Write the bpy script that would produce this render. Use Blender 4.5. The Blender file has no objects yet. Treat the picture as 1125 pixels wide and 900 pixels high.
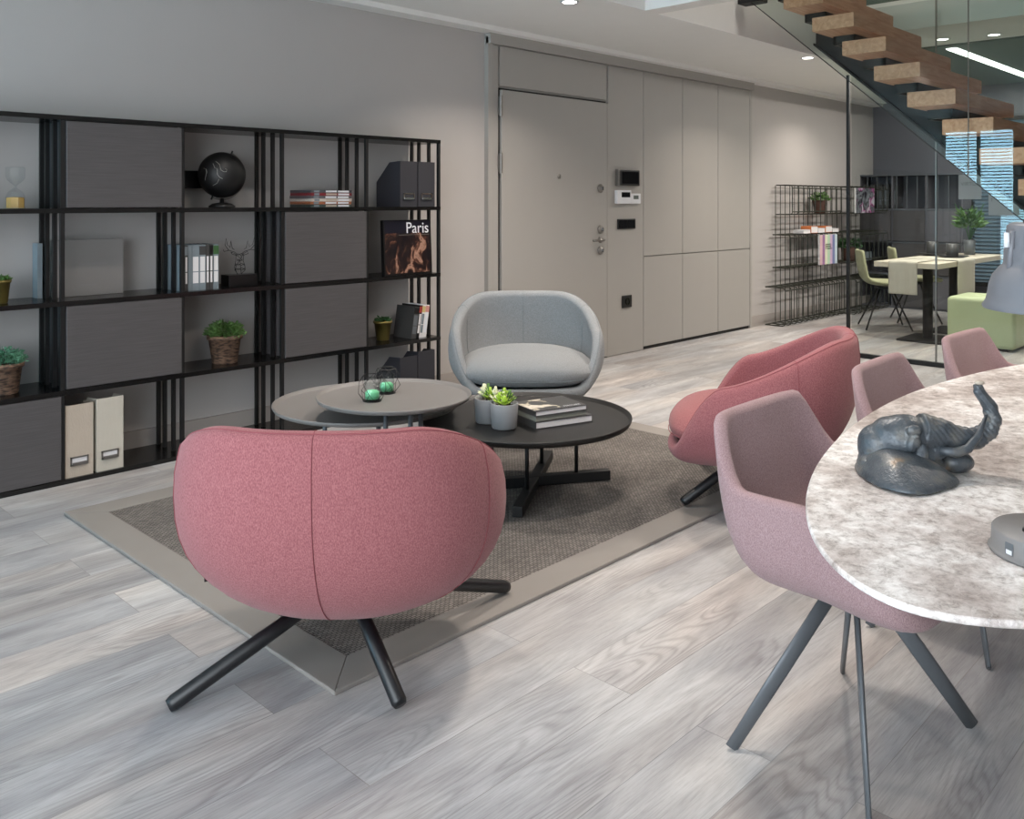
import bpy, bmesh, math, random
from mathutils import Vector, Matrix, noise
random.seed(7)
S = bpy.context.scene
COL = S.collection
PI = math.pi

# ---------------------------------------------------------------- camera, light, exposure
cam = bpy.data.cameras.new('camera'); camo = bpy.data.objects.new('camera', cam); COL.objects.link(camo)
camo.location = (0, 0, 1.3); camo.rotation_euler = (math.radians(90), 0, math.radians(44.07 - 90))
cam.sensor_width = 36; cam.sensor_fit = 'HORIZONTAL'; cam.lens = 974 / 1125 * 36; cam.shift_y = -228 / 1125
cam.clip_start = 0.05
S.camera = camo
S.view_settings.view_transform = 'Standard'; S.view_settings.look = 'None'
S.view_settings.exposure = 0.32; S.view_settings.gamma = 1; S.view_settings.use_curve_mapping = False
WORLD_STRENGTH = 5.6; WORLD_COLOR = (0.85, 0.93, 1.0, 1)
WINDOW_STRENGTH = 16.0
DOWNLIGHT = 17.0; ROOM_LINE = 30.0
w = bpy.data.worlds.new('sky'); S.world = w; w.use_nodes = True
w.node_tree.nodes['Background'].inputs[0].default_value = WORLD_COLOR
w.node_tree.nodes['Background'].inputs[1].default_value = WORLD_STRENGTH
S.cycles.max_bounces = 10; S.cycles.transparent_max_bounces = 16
S.cycles.caustics_reflective = False; S.cycles.caustics_refractive = False
S.cycles.sample_clamp_indirect = 4.0

def area_light(name, loc, size, power, color, rot=(0, 0, 0), shape='DISK', size_y=None, spread=PI):
    l = bpy.data.lights.new(name, 'AREA'); l.shape = shape; l.size = size
    if size_y: l.size_y = size_y
    l.energy = power; l.color = color; l.spread = spread
    o = bpy.data.objects.new(name, l); COL.objects.link(o); o.location = loc; o.rotation_euler = rot
    return o
WARM = (1.0, 0.89, 0.79)
DOWN = [(2.1, 3.3, .8), (4.26, 3.5, 1.2), (2.4, 1.6, 0.9), (4.9, 2.2, .9), (7.36, 3.55, .9), (4.4, 0.5, 1.3), (9.3, 3.9, .5), (8.05, 2.64, .8), (9.8, 1.2, 1.5)]  # last entry: fill without a fitting, added to brighten the glass room
for x, y, k in DOWN:
    area_light('downlight_or_fill', (x, y, 2.52 if (x > 4.8 or y > 3.43) else 2.72), 0.2, DOWNLIGHT * k, WARM, spread=2.3)
area_light('shaft_fill_light', (5.5, 2.6, 4.7), 1.0, 30, (1, .95, .88))  # added fill that lightens the stair shaft and treads, no lamp stands there
for x in (9.0, 10.4):
    area_light('line_lamp', (x, 2.7, 2.66), 1.2, ROOM_LINE, (1, .95, .88), shape='RECTANGLE', size_y=0.08)

# ---------------------------------------------------------------- materials
def lin(c):
    return tuple(((v / 255 + .055) / 1.055) ** 2.4 if v / 255 > .04045 else v / 255 / 12.92 for v in c) + (1,)
def mat(name, col, rough=.5, metal=0, spec=.5, var=0, vscale=6, bump=0, bscale=80, stretch=None, srgb=True, coat=0, sheen=0):
    m = bpy.data.materials.new(name); m.use_nodes = True
    nt = m.node_tree; b = nt.nodes['Principled BSDF']
    c = lin(col) if srgb else tuple(col) + (1,)
    b.inputs['Base Color'].default_value = c
    b.inputs['Roughness'].default_value = rough; b.inputs['Metallic'].default_value = metal
    b.inputs['Specular IOR Level'].default_value = spec
    b.inputs['Coat Weight'].default_value = coat
    b.inputs['Sheen Weight'].default_value = sheen
    tc = nt.nodes.new('ShaderNodeTexCoord'); mp = nt.nodes.new('ShaderNodeMapping')
    nt.links.new(tc.outputs['Object'], mp.inputs[0])
    if stretch: mp.inputs['Scale'].default_value = stretch
    n = nt.nodes.new('ShaderNodeTexNoise'); n.inputs['Scale'].default_value = vscale; n.inputs['Detail'].default_value = 4
    nt.links.new(mp.outputs[0], n.inputs['Vector'])
    mix = nt.nodes.new('ShaderNodeMix'); mix.data_type = 'RGBA'
    v = max(var, .02)
    mix.inputs[6].default_value = tuple(max(0, x * (1 - v)) for x in c[:3]) + (1,)
    mix.inputs[7].default_value = tuple(min(1, x * (1 + v)) for x in c[:3]) + (1,)
    nt.links.new(n.outputs['Fac'], mix.inputs[0]); nt.links.new(mix.outputs[2], b.inputs['Base Color'])
    if bump:
        n2 = nt.nodes.new('ShaderNodeTexNoise'); n2.inputs['Scale'].default_value = bscale
        nt.links.new(mp.outputs[0], n2.inputs['Vector'])
        bp = nt.nodes.new('ShaderNodeBump'); bp.inputs['Strength'].default_value = bump; bp.inputs['Distance'].default_value = .002
        nt.links.new(n2.outputs['Fac'], bp.inputs['Height']); nt.links.new(bp.outputs[0], b.inputs['Normal'])
    return m
def ramp(nt, stops):
    r = nt.nodes.new('ShaderNodeValToRGB'); e = r.color_ramp.elements
    while len(e) > 1: e.remove(e[-1])
    e[0].position = stops[0][0]; e[0].color = stops[0][1]
    for p, c in stops[1:]:
        k = e.new(p); k.color = c
    return r
def fabric(name, c1, c2, scale=420):
    m = bpy.data.materials.new(name); m.use_nodes = True; nt = m.node_tree; b = nt.nodes['Principled BSDF']
    tc = nt.nodes.new('ShaderNodeTexCoord'); n = nt.nodes.new('ShaderNodeTexNoise'); n.inputs['Scale'].default_value = scale
    n.inputs['Detail'].default_value = 2
    mp = nt.nodes.new('ShaderNodeMapping'); mp.inputs['Scale'].default_value = (1, 1, .45)
    nt.links.new(tc.outputs['Object'], mp.inputs[0]); nt.links.new(mp.outputs[0], n.inputs['Vector'])
    r = ramp(nt, [(.36, lin(c1)), (.64, lin(c2))]); nt.links.new(n.outputs['Fac'], r.inputs[0])
    nt.links.new(r.outputs[0], b.inputs['Base Color']); b.inputs['Roughness'].default_value = .95
    b.inputs['Specular IOR Level'].default_value = .15; b.inputs['Sheen Weight'].default_value = .12
    bp = nt.nodes.new('ShaderNodeBump'); bp.inputs['Strength'].default_value = .5; bp.inputs['Distance'].default_value = .0015
    nt.links.new(n.outputs['Fac'], bp.inputs['Height']); nt.links.new(bp.outputs[0], b.inputs['Normal'])
    return m
def emis(name, col, st):
    m = bpy.data.materials.new(name); m.use_nodes = True; nt = m.node_tree
    nt.nodes.remove(nt.nodes['Principled BSDF']); e = nt.nodes.new('ShaderNodeEmission')
    e.inputs[0].default_value = tuple(col) + (1,); e.inputs[1].default_value = st
    nt.links.new(e.outputs[0], nt.nodes['Material Output'].inputs[0]); return m
def glass_mat(name, tint, refl_ior=1.5, gl_rough=0.0):
    m = bpy.data.materials.new(name); m.use_nodes = True; nt = m.node_tree
    nt.nodes.remove(nt.nodes['Principled BSDF'])
    t = nt.nodes.new('ShaderNodeBsdfTransparent'); t.inputs[0].default_value = tuple(tint) + (1,)
    g = nt.nodes.new('ShaderNodeBsdfGlossy'); g.inputs['Roughness'].default_value = gl_rough
    f = nt.nodes.new('ShaderNodeFresnel'); f.inputs[0].default_value = refl_ior
    mx = nt.nodes.new('ShaderNodeMixShader')
    ge = nt.nodes.new('ShaderNodeNewGeometry'); iv = nt.nodes.new('ShaderNodeMath'); iv.operation = 'SUBTRACT'; iv.inputs[0].default_value = 1; nt.links.new(ge.outputs['Backfacing'], iv.inputs[1])
    ml = nt.nodes.new('ShaderNodeMath'); ml.operation = 'MULTIPLY'; nt.links.new(f.outputs[0], ml.inputs[0]); nt.links.new(iv.outputs[0], ml.inputs[1])
    nt.links.new(ml.outputs[0], mx.inputs[0]); nt.links.new(t.outputs[0], mx.inputs[1]); nt.links.new(g.outputs[0], mx.inputs[2])
    nt.links.new(mx.outputs[0], nt.nodes['Material Output'].inputs[0]); return m

def film_mat(name, col, a):
    m = bpy.data.materials.new(name); m.use_nodes = True; nt = m.node_tree
    b = nt.nodes['Principled BSDF']; b.inputs['Base Color'].default_value = lin(col); b.inputs['Roughness'].default_value = .7
    t = nt.nodes.new('ShaderNodeBsdfTransparent'); mx = nt.nodes.new('ShaderNodeMixShader'); mx.inputs[0].default_value = a
    nt.links.new(t.outputs[0], mx.inputs[1]); nt.links.new(b.outputs[0], mx.inputs[2]); nt.links.new(mx.outputs[0], nt.nodes['Material Output'].inputs[0])
    return m

def floor_mat():
    m = bpy.data.materials.new('grey_oak_planks'); m.use_nodes = True; nt = m.node_tree; b = nt.nodes['Principled BSDF']
    L = nt.links.new
    tc = nt.nodes.new('ShaderNodeTexCoord')
    br = nt.nodes.new('ShaderNodeTexBrick'); br.offset = .37; br.offset_frequency = 2; br.squash = 1
    br.inputs['Scale'].default_value = 1; br.inputs['Brick Width'].default_value = 1.9; br.inputs['Row Height'].default_value = .2
    br.inputs['Mortar Size'].default_value = .0012; br.inputs['Mortar Smooth'].default_value = .3
    br.inputs['Color1'].default_value = (0, 0, 0, 1); br.inputs['Color2'].default_value = (1, 1, 1, 1); br.inputs['Mortar'].default_value = (.5, .5, .5, 1)
    L(tc.outputs['Object'], br.inputs['Vector'])
    # per plank offset so the grain does not run on
    mulv = nt.nodes.new('ShaderNodeVectorMath'); mulv.operation = 'SCALE'; mulv.inputs['Scale'].default_value = 7.3
    L(br.outputs['Color'], mulv.inputs[0])
    add = nt.nodes.new('ShaderNodeVectorMath'); add.operation = 'ADD'; L(tc.outputs['Object'], add.inputs[0]); L(mulv.outputs[0], add.inputs[1])
    mp = nt.nodes.new('ShaderNodeMapping'); mp.inputs['Scale'].default_value = (1.0, 5, 1); L(add.outputs[0], mp.inputs[0])
    n1 = nt.nodes.new('ShaderNodeTexNoise'); n1.inputs['Scale'].default_value = 1.5; n1.inputs['Detail'].default_value = 9; n1.inputs['Roughness'].default_value = .62; n1.inputs['Distortion'].default_value = .6
    L(mp.outputs[0], n1.inputs['Vector'])
    mp2 = nt.nodes.new('ShaderNodeMapping'); mp2.inputs['Scale'].default_value = (6, 150, 1); L(add.outputs[0], mp2.inputs[0])
    n2 = nt.nodes.new('ShaderNodeTexNoise'); n2.inputs['Scale'].default_value = 2.0; n2.inputs['Detail'].default_value = 5; n2.inputs['Distortion'].default_value = .4
    L(mp2.outputs[0], n2.inputs['Vector'])
    # cathedral figure: contour lines of a stretched noise, only where a second noise allows it
    mp3 = nt.nodes.new('ShaderNodeMapping'); mp3.inputs['Scale'].default_value = (.7, 5.0, 1); L(add.outputs[0], mp3.inputs[0])
    nc = nt.nodes.new('ShaderNodeTexNoise'); nc.inputs['Scale'].default_value = 1.3; nc.inputs['Detail'].default_value = 1.5; L(mp3.outputs[0], nc.inputs['Vector'])
    def mth(op, a, b_):
        q = nt.nodes.new('ShaderNodeMath'); q.operation = op
        if isinstance(a, float): q.inputs[0].default_value = a
        else: L(a, q.inputs[0])
        if b_ is not None:
            if isinstance(b_, float): q.inputs[1].default_value = b_
            else: L(b_, q.inputs[1])
        return q.outputs[0]
    fine = mth('MULTIPLY', n2.outputs['Fac'], 1.6)
    sn = mth('SINE', mth('ADD', mth('MULTIPLY', nc.outputs['Fac'], 170.0), fine), None)
    sn = mth('ADD', mth('MULTIPLY', sn, .5), .5)
    nm = nt.nodes.new('ShaderNodeTexNoise'); nm.inputs['Scale'].default_value = 1.6; nm.inputs['Detail'].default_value = 1; L(add.outputs[0], nm.inputs['Vector'])
    rm_ = ramp(nt, [(.47, (0, 0, 0, 1)), (.62, (.85, .85, .85, 1))]); L(nm.outputs['Fac'], rm_.inputs[0])
    nb = nt.nodes.new('ShaderNodeTexNoise'); nb.inputs['Scale'].default_value = .9; nb.inputs['Detail'].default_value = 3
    mpb = nt.nodes.new('ShaderNodeMapping'); mpb.inputs['Scale'].default_value = (1, 3.5, 1); L(add.outputs[0], mpb.inputs[0]); L(mpb.outputs[0], nb.inputs['Vector'])
    rb = ramp(nt, [(.36, (.96, .985, 1.015, 1)), (.5, (1, 1, 1, 1)), (.64, (1.05, 1.0, .96, 1))]); L(nb.outputs['Fac'], rb.inputs[0])
    r1 = ramp(nt, [(.28, lin((146, 144, 144))), (.45, lin((168, 166, 166))), (.58, lin((184, 183, 182))), (.75, lin((206, 205, 204)))])
    L(n1.outputs['Fac'], r1.inputs[0])
    r2 = ramp(nt, [(.3, (.80, .80, .80, 1)), (.5, (.97, .97, .97, 1)), (.7, (1.05, 1.05, 1.05, 1))]); L(n2.outputs['Fac'], r2.inputs[0])
    r3 = ramp(nt, [(0, (.78, .77, .77, 1)), (.35, (.97, .97, .97, 1)), (1, (1.06, 1.06, 1.06, 1))]); L(sn, r3.inputs[0])
    def mul(a, c, f=1):
        x = nt.nodes.new('ShaderNodeMix'); x.data_type = 'RGBA'; x.blend_type = 'MULTIPLY'; x.inputs[0].default_value = f
        L(a, x.inputs[6]); L(c, x.inputs[7]); return x.outputs[2]
    c = mul(r1.outputs[0], r2.outputs[0]); fx = nt.nodes.new('ShaderNodeMix'); fx.data_type = 'RGBA'; fx.blend_type = 'MULTIPLY'; L(rm_.outputs[0], fx.inputs[0]); L(c, fx.inputs[6]); L(r3.outputs[0], fx.inputs[7]); c = fx.outputs[2]
    c = mul(c, rb.outputs[0])
    r4 = ramp(nt, [(0, (.84, .845, .855, 1)), (1, (1.1, 1.09, 1.08, 1))]); L(br.outputs['Color'], r4.inputs[0]); c = mul(c, r4.outputs[0])
    r5 = ramp(nt, [(0, (1, 1, 1, 1)), (1, (.62, .62, .62, 1))]); L(br.outputs['Fac'], r5.inputs[0]); c = mul(c, r5.outputs[0])
    # dark knots
    vo = nt.nodes.new('ShaderNodeTexVoronoi'); vo.inputs['Scale'].default_value = 1.0
    mp4 = nt.nodes.new('ShaderNodeMapping'); mp4.inputs['Scale'].default_value = (1.3, 4.2, 1); L(add.outputs[0], mp4.inputs[0]); L(mp4.outputs[0], vo.inputs['Vector'])
    r6 = ramp(nt, [(0, (.6, .59, .59, 1)), (.07, (.8, .79, .79, 1)), (.2, (1, 1, 1, 1))]); L(vo.outputs['Distance'], r6.inputs[0]); c = mul(c, r6.outputs[0], .8)
    L(c, b.inputs['Base Color']); b.inputs['Roughness'].default_value = .42; b.inputs['Specular IOR Level'].default_value = .4
    bp = nt.nodes.new('ShaderNodeBump'); bp.inputs['Strength'].default_value = .25; bp.inputs['Distance'].default_value = .001
    L(n2.outputs['Fac'], bp.inputs['Height']); L(bp.outputs[0], b.inputs['Normal'])
    return m
def marble_mat():
    m = bpy.data.materials.new('mottled_marble'); m.use_nodes = True; nt = m.node_tree; b = nt.nodes['Principled BSDF']; L = nt.links.new
    tc = nt.nodes.new('ShaderNodeTexCoord')
    n1 = nt.nodes.new('ShaderNodeTexNoise'); n1.inputs['Scale'].default_value = 4.5; n1.inputs['Detail'].default_value = 9; n1.inputs['Roughness'].default_value = .68; n1.inputs['Distortion'].default_value = .15
    n2 = nt.nodes.new('ShaderNodeTexNoise'); n2.inputs['Scale'].default_value = 38; n2.inputs['Detail'].default_value = 8; n2.inputs['Roughness'].default_value = .78; n2.inputs['Distortion'].default_value = .3
    n3 = nt.nodes.new('ShaderNodeTexNoise'); n3.inputs['Scale'].default_value = 9; n3.inputs['Detail'].default_value = 6; n3.inputs['Distortion'].default_value = 2.2
    for n in (n1, n2, n3): L(tc.outputs['Object'], n.inputs['Vector'])
    r1 = ramp(nt, [(.37, lin((172, 160, 155))), (.48, lin((210, 202, 198))), (.57, lin((240, 237, 235)))]); L(n1.outputs['Fac'], r1.inputs[0])
    r2 = ramp(nt, [(.36, (.42, .39, .37, 1)), (.46, (.82, .80, .79, 1)), (.53, (1, 1, 1, 1)), (.60, (1.12, 1.12, 1.13, 1))]); L(n2.outputs['Fac'], r2.inputs[0])
    x = nt.nodes.new('ShaderNodeMix'); x.data_type = 'RGBA'; x.blend_type = 'MULTIPLY'; x.inputs[0].default_value = 1
    L(r1.outputs[0], x.inputs[6]); L(r2.outputs[0], x.inputs[7])
    r3 = ramp(nt, [(.485, (0, 0, 0, 1)), (.5, (1, 1, 1, 1)), (.515, (0, 0, 0, 1))]); L(n3.outputs['Fac'], r3.inputs[0])
    y = nt.nodes.new('ShaderNodeMix'); y.data_type = 'RGBA'; y.inputs[7].default_value = lin((236, 232, 230))
    ml = nt.nodes.new('ShaderNodeMath'); ml.operation = 'MULTIPLY'; ml.inputs[1].default_value = .3; L(r3.outputs[0], ml.inputs[0]); L(ml.outputs[0], y.inputs[0])
    L(x.outputs[2], y.inputs[6]); L(y.outputs[2], b.inputs['Base Color'])
    b.inputs['Roughness'].default_value = .33
    return m
def wood_mat(name, c1, c2, axis):
    m = bpy.data.materials.new(name); m.use_nodes = True; nt = m.node_tree; b = nt.nodes['Principled BSDF']; L = nt.links.new
    tc = nt.nodes.new('ShaderNodeTexCoord'); mp = nt.nodes.new('ShaderNodeMapping')
    mp.inputs['Scale'].default_value = (1.5, 14, 14) if axis == 'X' else (14, 1.5, 14)
    n = nt.nodes.new('ShaderNodeTexNoise'); n.inputs['Scale'].default_value = 2.5; n.inputs['Detail'].default_value = 6; n.inputs['Distortion'].default_value = .8
    L(tc.outputs['Object'], mp.inputs[0]); L(mp.outputs[0], n.inputs['Vector'])
    r = ramp(nt, [(.3, lin(c1)), (.7, lin(c2))]); L(n.outputs['Fac'], r.inputs[0]); L(r.outputs[0], b.inputs['Base Color'])
    b.inputs['Roughness'].default_value = .5
    return m
def rug_mat():
    m = bpy.data.materials.new('woven_sisal'); m.use_nodes = True; nt = m.node_tree; b = nt.nodes['Principled BSDF']; L = nt.links.new
    tc = nt.nodes.new('ShaderNodeTexCoord')
    mp = nt.nodes.new('ShaderNodeMapping'); mp.inputs['Rotation'].default_value = (0, 0, 0)
    L(tc.outputs['Object'], mp.inputs[0])
    br = nt.nodes.new('ShaderNodeTexBrick'); br.offset = .5; br.inputs['Scale'].default_value = 1
    br.inputs['Brick Width'].default_value = .020; br.inputs['Row Height'].default_value = .010
    br.inputs['Mortar Size'].default_value = .002; br.inputs['Mortar Smooth'].default_value = .6
    br.inputs['Color1'].default_value = lin((140, 134, 129)); br.inputs['Color2'].default_value = lin((116, 111, 107)); br.inputs['Mortar'].default_value = lin((76, 73, 71))
    L(mp.outputs[0], br.inputs['Vector'])
    n = nt.nodes.new('ShaderNodeTexNoise'); n.inputs['Scale'].default_value = 5; L(tc.outputs['Object'], n.inputs['Vector'])
    r = ramp(nt, [(.3, (.86, .86, .86, 1)), (.7, (1.08, 1.08, 1.08, 1))]); L(n.outputs['Fac'], r.inputs[0])
    x = nt.nodes.new('ShaderNodeMix'); x.data_type = 'RGBA'; x.blend_type = 'MULTIPLY'; x.inputs[0].default_value = 1
    L(br.outputs['Color'], x.inputs[6]); L(r.outputs[0], x.inputs[7]); L(x.outputs[2], b.inputs['Base Color'])
    b.inputs['Roughness'].default_value = .95; b.inputs['Specular IOR Level'].default_value = .1
    bp = nt.nodes.new('ShaderNodeBump'); bp.inputs['Strength'].default_value = .8; bp.inputs['Distance'].default_value = .003; bp.invert = True
    L(br.outputs['Fac'], bp.inputs['Height']); L(bp.outputs[0], b.inputs['Normal'])
    return m
def basket_mat():
    m = bpy.data.materials.new('basket_weave'); m.use_nodes = True; nt = m.node_tree; b = nt.nodes['Principled BSDF']; L = nt.links.new
    tc = nt.nodes.new('ShaderNodeTexCoord'); n = nt.nodes.new('ShaderNodeTexNoise'); n.inputs['Scale'].default_value = 60
    mp = nt.nodes.new('ShaderNodeMapping'); mp.inputs['Scale'].default_value = (.6, .6, 2.2); L(tc.outputs['Object'], mp.inputs[0]); L(mp.outputs[0], n.inputs['Vector'])
    r = ramp(nt, [(.35, lin((58, 44, 38))), (.6, lin((132, 104, 84)))]); L(n.outputs['Fac'], r.inputs[0]); L(r.outputs[0], b.inputs['Base Color'])
    b.inputs['Roughness'].default_value = .7
    bp = nt.nodes.new('ShaderNodeBump'); bp.inputs['Distance'].default_value = .004; L(n.outputs['Fac'], bp.inputs['Height']); L(bp.outputs[0], b.inputs['Normal'])
    return m
def cover_mat(name, stops, scale=(8, 8, 8), det=3, srgb=True, dist=1.0):
    m = bpy.data.materials.new(name); m.use_nodes = True; nt = m.node_tree; b = nt.nodes['Principled BSDF']; L = nt.links.new
    tc = nt.nodes.new('ShaderNodeTexCoord'); mp = nt.nodes.new('ShaderNodeMapping'); mp.inputs['Scale'].default_value = scale
    n = nt.nodes.new('ShaderNodeTexNoise'); n.inputs['Scale'].default_value = 1; n.inputs['Detail'].default_value = det; n.inputs['Distortion'].default_value = dist
    L(tc.outputs['Object'], mp.inputs[0]); L(mp.outputs[0], n.inputs['Vector'])
    r = ramp(nt, [(p, lin(c)) for p, c in stops]); L(n.outputs['Fac'], r.inputs[0]); L(r.outputs[0], b.inputs['Base Color'])
    b.inputs['Roughness'].default_value = .3
    return m

M = dict(
    wall=mat('wall_paint', (174, 170, 167), .8, var=.02, bump=.1, bscale=120),
    ceil=mat('ceiling_paint', (226, 225, 222), .85, var=.02),
    panel=mat('greige_lacquer', (160, 157, 152), .5, var=.015),
    gap=mat('gap_dark', (30, 29, 28), .8),
    skirt=mat('skirting', (158, 152, 147), .6),
    farwall=mat('charcoal_wall', (98, 97, 103), .8, var=.03),
    blackmetal=mat('black_metal', (11, 11, 12), .5, var=.1),
    shelf=mat('black_board', (12, 12, 13), .25, var=.1),
    cab=mat('charcoal_ash_veneer', (76, 73, 74), .6, var=.32, vscale=7, stretch=(.8, .8, 26), bump=.3, bscale=12),
    rugborder=mat('rug_border_cotton', (134, 129, 124), .9, var=.06, vscale=5, bump=.3, bscale=300),
    blackwood=mat('black_stained_ash', (22, 23, 26), .38, var=.35, vscale=18, stretch=(1, 1, .15)),
    tray=mat('grey_brown_lacquer', (122, 119, 117), .45, var=.02),
    greymetal=mat('grey_metal', (98, 102, 106), .45, metal=.2),
    blacktray=mat('black_tray', (12, 12, 12), .45),
    pot=mat('grey_ceramic', (150, 152, 154), .55, var=.03),
    soil=mat('soil', (70, 46, 38), .95, var=.3, vscale=120),
    leaf=mat('leaf_green', (84, 118, 60), .6, var=.35, vscale=20),
    leafdark=mat('leaf_dark', (52, 88, 48), .6, var=.35, vscale=20),
    leafmint=mat('leaf_mint', (96, 148, 118), .6, var=.25, vscale=20),
    leaflime=mat('leaf_lime', (164, 196, 70), .5, var=.3, vscale=30),
    leafcream=mat('leaf_cream', (226, 226, 190), .5, var=.1),
    gold=mat('brass', (126, 112, 62), .4, metal=.6, var=.1),
    sand=mat('sand', (186, 150, 84), .9, var=.1, vscale=100),
    basket=basket_mat(),
    beige=mat('beige_linen', (176, 164, 150), .85, var=.06, vscale=60, stretch=(1, 1, .3), bump=.4, bscale=250),
    lightbeige=mat('light_linen', (184, 178, 166), .85, var=.06, vscale=60, stretch=(1, 1, .3), bump=.4, bscale=250),
    steel=mat('brushed_steel', (132, 129, 125), .35, metal=.8),
    chrome=mat('chrome', (200, 200, 200), .2, metal=1),
    darkfile=mat('dark_file_board', (44, 44, 50), .6, var=.06),
    black=mat('black_plastic', (14, 14, 15), .35),
    screen=mat('dark_screen', (6, 7, 9), .1),
    lcd=mat('lcd_screen', (88, 96, 92), .3),
    white=mat('white_plastic', (214, 216, 220), .4),
    paper=mat('paper_pages', (214, 212, 212), .8, var=.05, vscale=200, stretch=(.05, .05, 3)),
    greypaper=mat('grey_green_cloth', (120, 122, 114), .8),
    coverdark=mat('charcoal_cover', (62, 62, 62), .4),
    bluegrey=mat('pale_blue_cover', (116, 126, 132), .5, var=.12, vscale=40),
    elephant=None,
    marble=marble_mat(), floor=floor_mat(), rug=rug_mat(),
    pink=fabric('rose_wool', (134, 80, 84), (160, 104, 107)),
    pinkseam=mat('rose_thread', (138, 74, 80), .9),
    pinkdark=fabric('rose_seat_wool', (134, 80, 82), (158, 102, 102)),
    grey=fabric('silver_grey_wool', (120, 122, 124), (144, 147, 149)),
    greyseam=mat('grey_thread', (112, 118, 122), .9),
    mauve=fabric('mauve_boucle', (140, 114, 116), (166, 140, 142), 620),
    lampgrey=mat('lamp_grey_paint', (108, 109, 114), .4),
    lampbase=mat('lamp_base_grey', (124, 121, 120), .45),
    oak=wood_mat('oak_end', (184, 132, 104), (216, 168, 140), 'X'),
    stringer=mat('black_steel_plate', (13, 13, 16), .55),
        bal=glass_mat('balustrade_glass', (.89, .935, .91), 1.55),
    tinted=glass_mat('partition_glass', (.86, .885, .88), 1.5),
    tumbler=glass_mat('thin_glass', (.93, .95, .95), 1.6),
    candle=mat('mint_wax', (120, 214, 160), .5),
    wicker=mat('dark_wire', (40, 42, 32), .5),
    olive=fabric('olive_fabric', (148, 148, 116), (178, 178, 146)),
    poufgreen=mat('green_leather', (184, 196, 156), .5, var=.08, vscale=4),
    tabletop=mat('pale_oak_top', (200, 192, 174), .5, var=.04),
    linen=mat('linen_runner', (186, 182, 168), .9, var=.06, vscale=60, bump=.3, bscale=200),
    frost=film_mat('frosted_film', (176, 182, 182), .55),
    slat=mat('blind_slat', (84, 96, 104), .5),
    lineglow=emis('line_light_glow', (1, .97, .93), 6),
    spotglow=emis('spot_glow', (1, .93, .84), 12),
    skyglow=emis('daylight_pane', (.45, .80, 1.0), WINDOW_STRENGTH),
    dimsky=emis('dim_daylight_pane', (.30, .42, .50), .35),
    voidgreen=mat('green_grey_paint', (88, 104, 96), .7),
    globe=mat('black_globe', (12, 12, 13), .5),
    silverline=mat('silver_line', (140, 138, 132), .5),
)

# ---------------------------------------------------------------- mesh helpers
def obj(name, bm, m, parent=None, smooth=False, bevel=0, segs=2):
    me = bpy.data.meshes.new(name); bmesh.ops.recalc_face_normals(bm, faces=bm.faces); bm.to_mesh(me); bm.free()
    ms = m if isinstance(m, (list, tuple)) else [m]
    for k in ms: me.materials.append(k)
    if smooth:
        for p in me.polygons: p.use_smooth = True
    o = bpy.data.objects.new(name, me); COL.objects.link(o)
    if parent: o.parent = parent
    if bevel:
        b = o.modifiers.new('bevel', 'BEVEL'); b.width = bevel; b.segments = segs; b.limit_method = 'ANGLE'; b.angle_limit = math.radians(40)
    return o
def root(name, label, cat, loc=(0, 0, 0), rz=0, group=None):
    o = bpy.data.objects.new(name, None); COL.objects.link(o); o.location = loc; o.rotation_euler = (0, 0, rz); o.empty_display_size = .05
    o['label'] = label; o['category'] = cat
    if group: o['group'] = group
    return o
def tag(o, label, cat, group=None):
    o['label'] = label; o['category'] = cat
    if group: o['group'] = group
    return o
def dup(r, loc=None, rz=None, label=None, group=None):
    def cp(o, par):
        c = o.copy(); COL.objects.link(c); c.parent = par
        for ch in [x for x in list(COL.objects) if x.parent == o]: cp(ch, c)
        return c
    c = cp(r, r.parent)
    if loc: c.location = loc
    if rz is not None: c.rotation_euler = (0, 0, rz)
    if label: c['label'] = label
    if group: c['group'] = group
    return c
def box(bm, x0, x1, y0, y1, z0, z1, mi=0):
    v = [bm.verts.new(p) for p in ((x0, y0, z0), (x1, y0, z0), (x1, y1, z0), (x0, y1, z0), (x0, y0, z1), (x1, y0, z1), (x1, y1, z1), (x0, y1, z1))]
    for f in ((3, 2, 1, 0), (4, 5, 6, 7), (0, 1, 5, 4), (1, 2, 6, 5), (2, 3, 7, 6), (3, 0, 4, 7)):
        bm.faces.new([v[i] for i in f]).material_index = mi
    return v
def boxbm(*a):
    bm = bmesh.new(); box(bm, *a); return bm
def prism(bm, pts, axis, a, b):
    """extrude a 2D outline; axis 'z': pts (x,y); 'x': (y,z); 'y': (x,z)"""
    def P(p, t): return {'z': (p[0], p[1], t), 'x': (t, p[0], p[1]), 'y': (p[0], t, p[1])}[axis]
    A = [bm.verts.new(P(p, a)) for p in pts]; B = [bm.verts.new(P(p, b)) for p in pts]
    bm.faces.new(A); bm.faces.new(B[::-1])
    n = len(pts)
    for i in range(n): bm.faces.new((A[i], A[(i + 1) % n], B[(i + 1) % n], B[i]))
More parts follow.
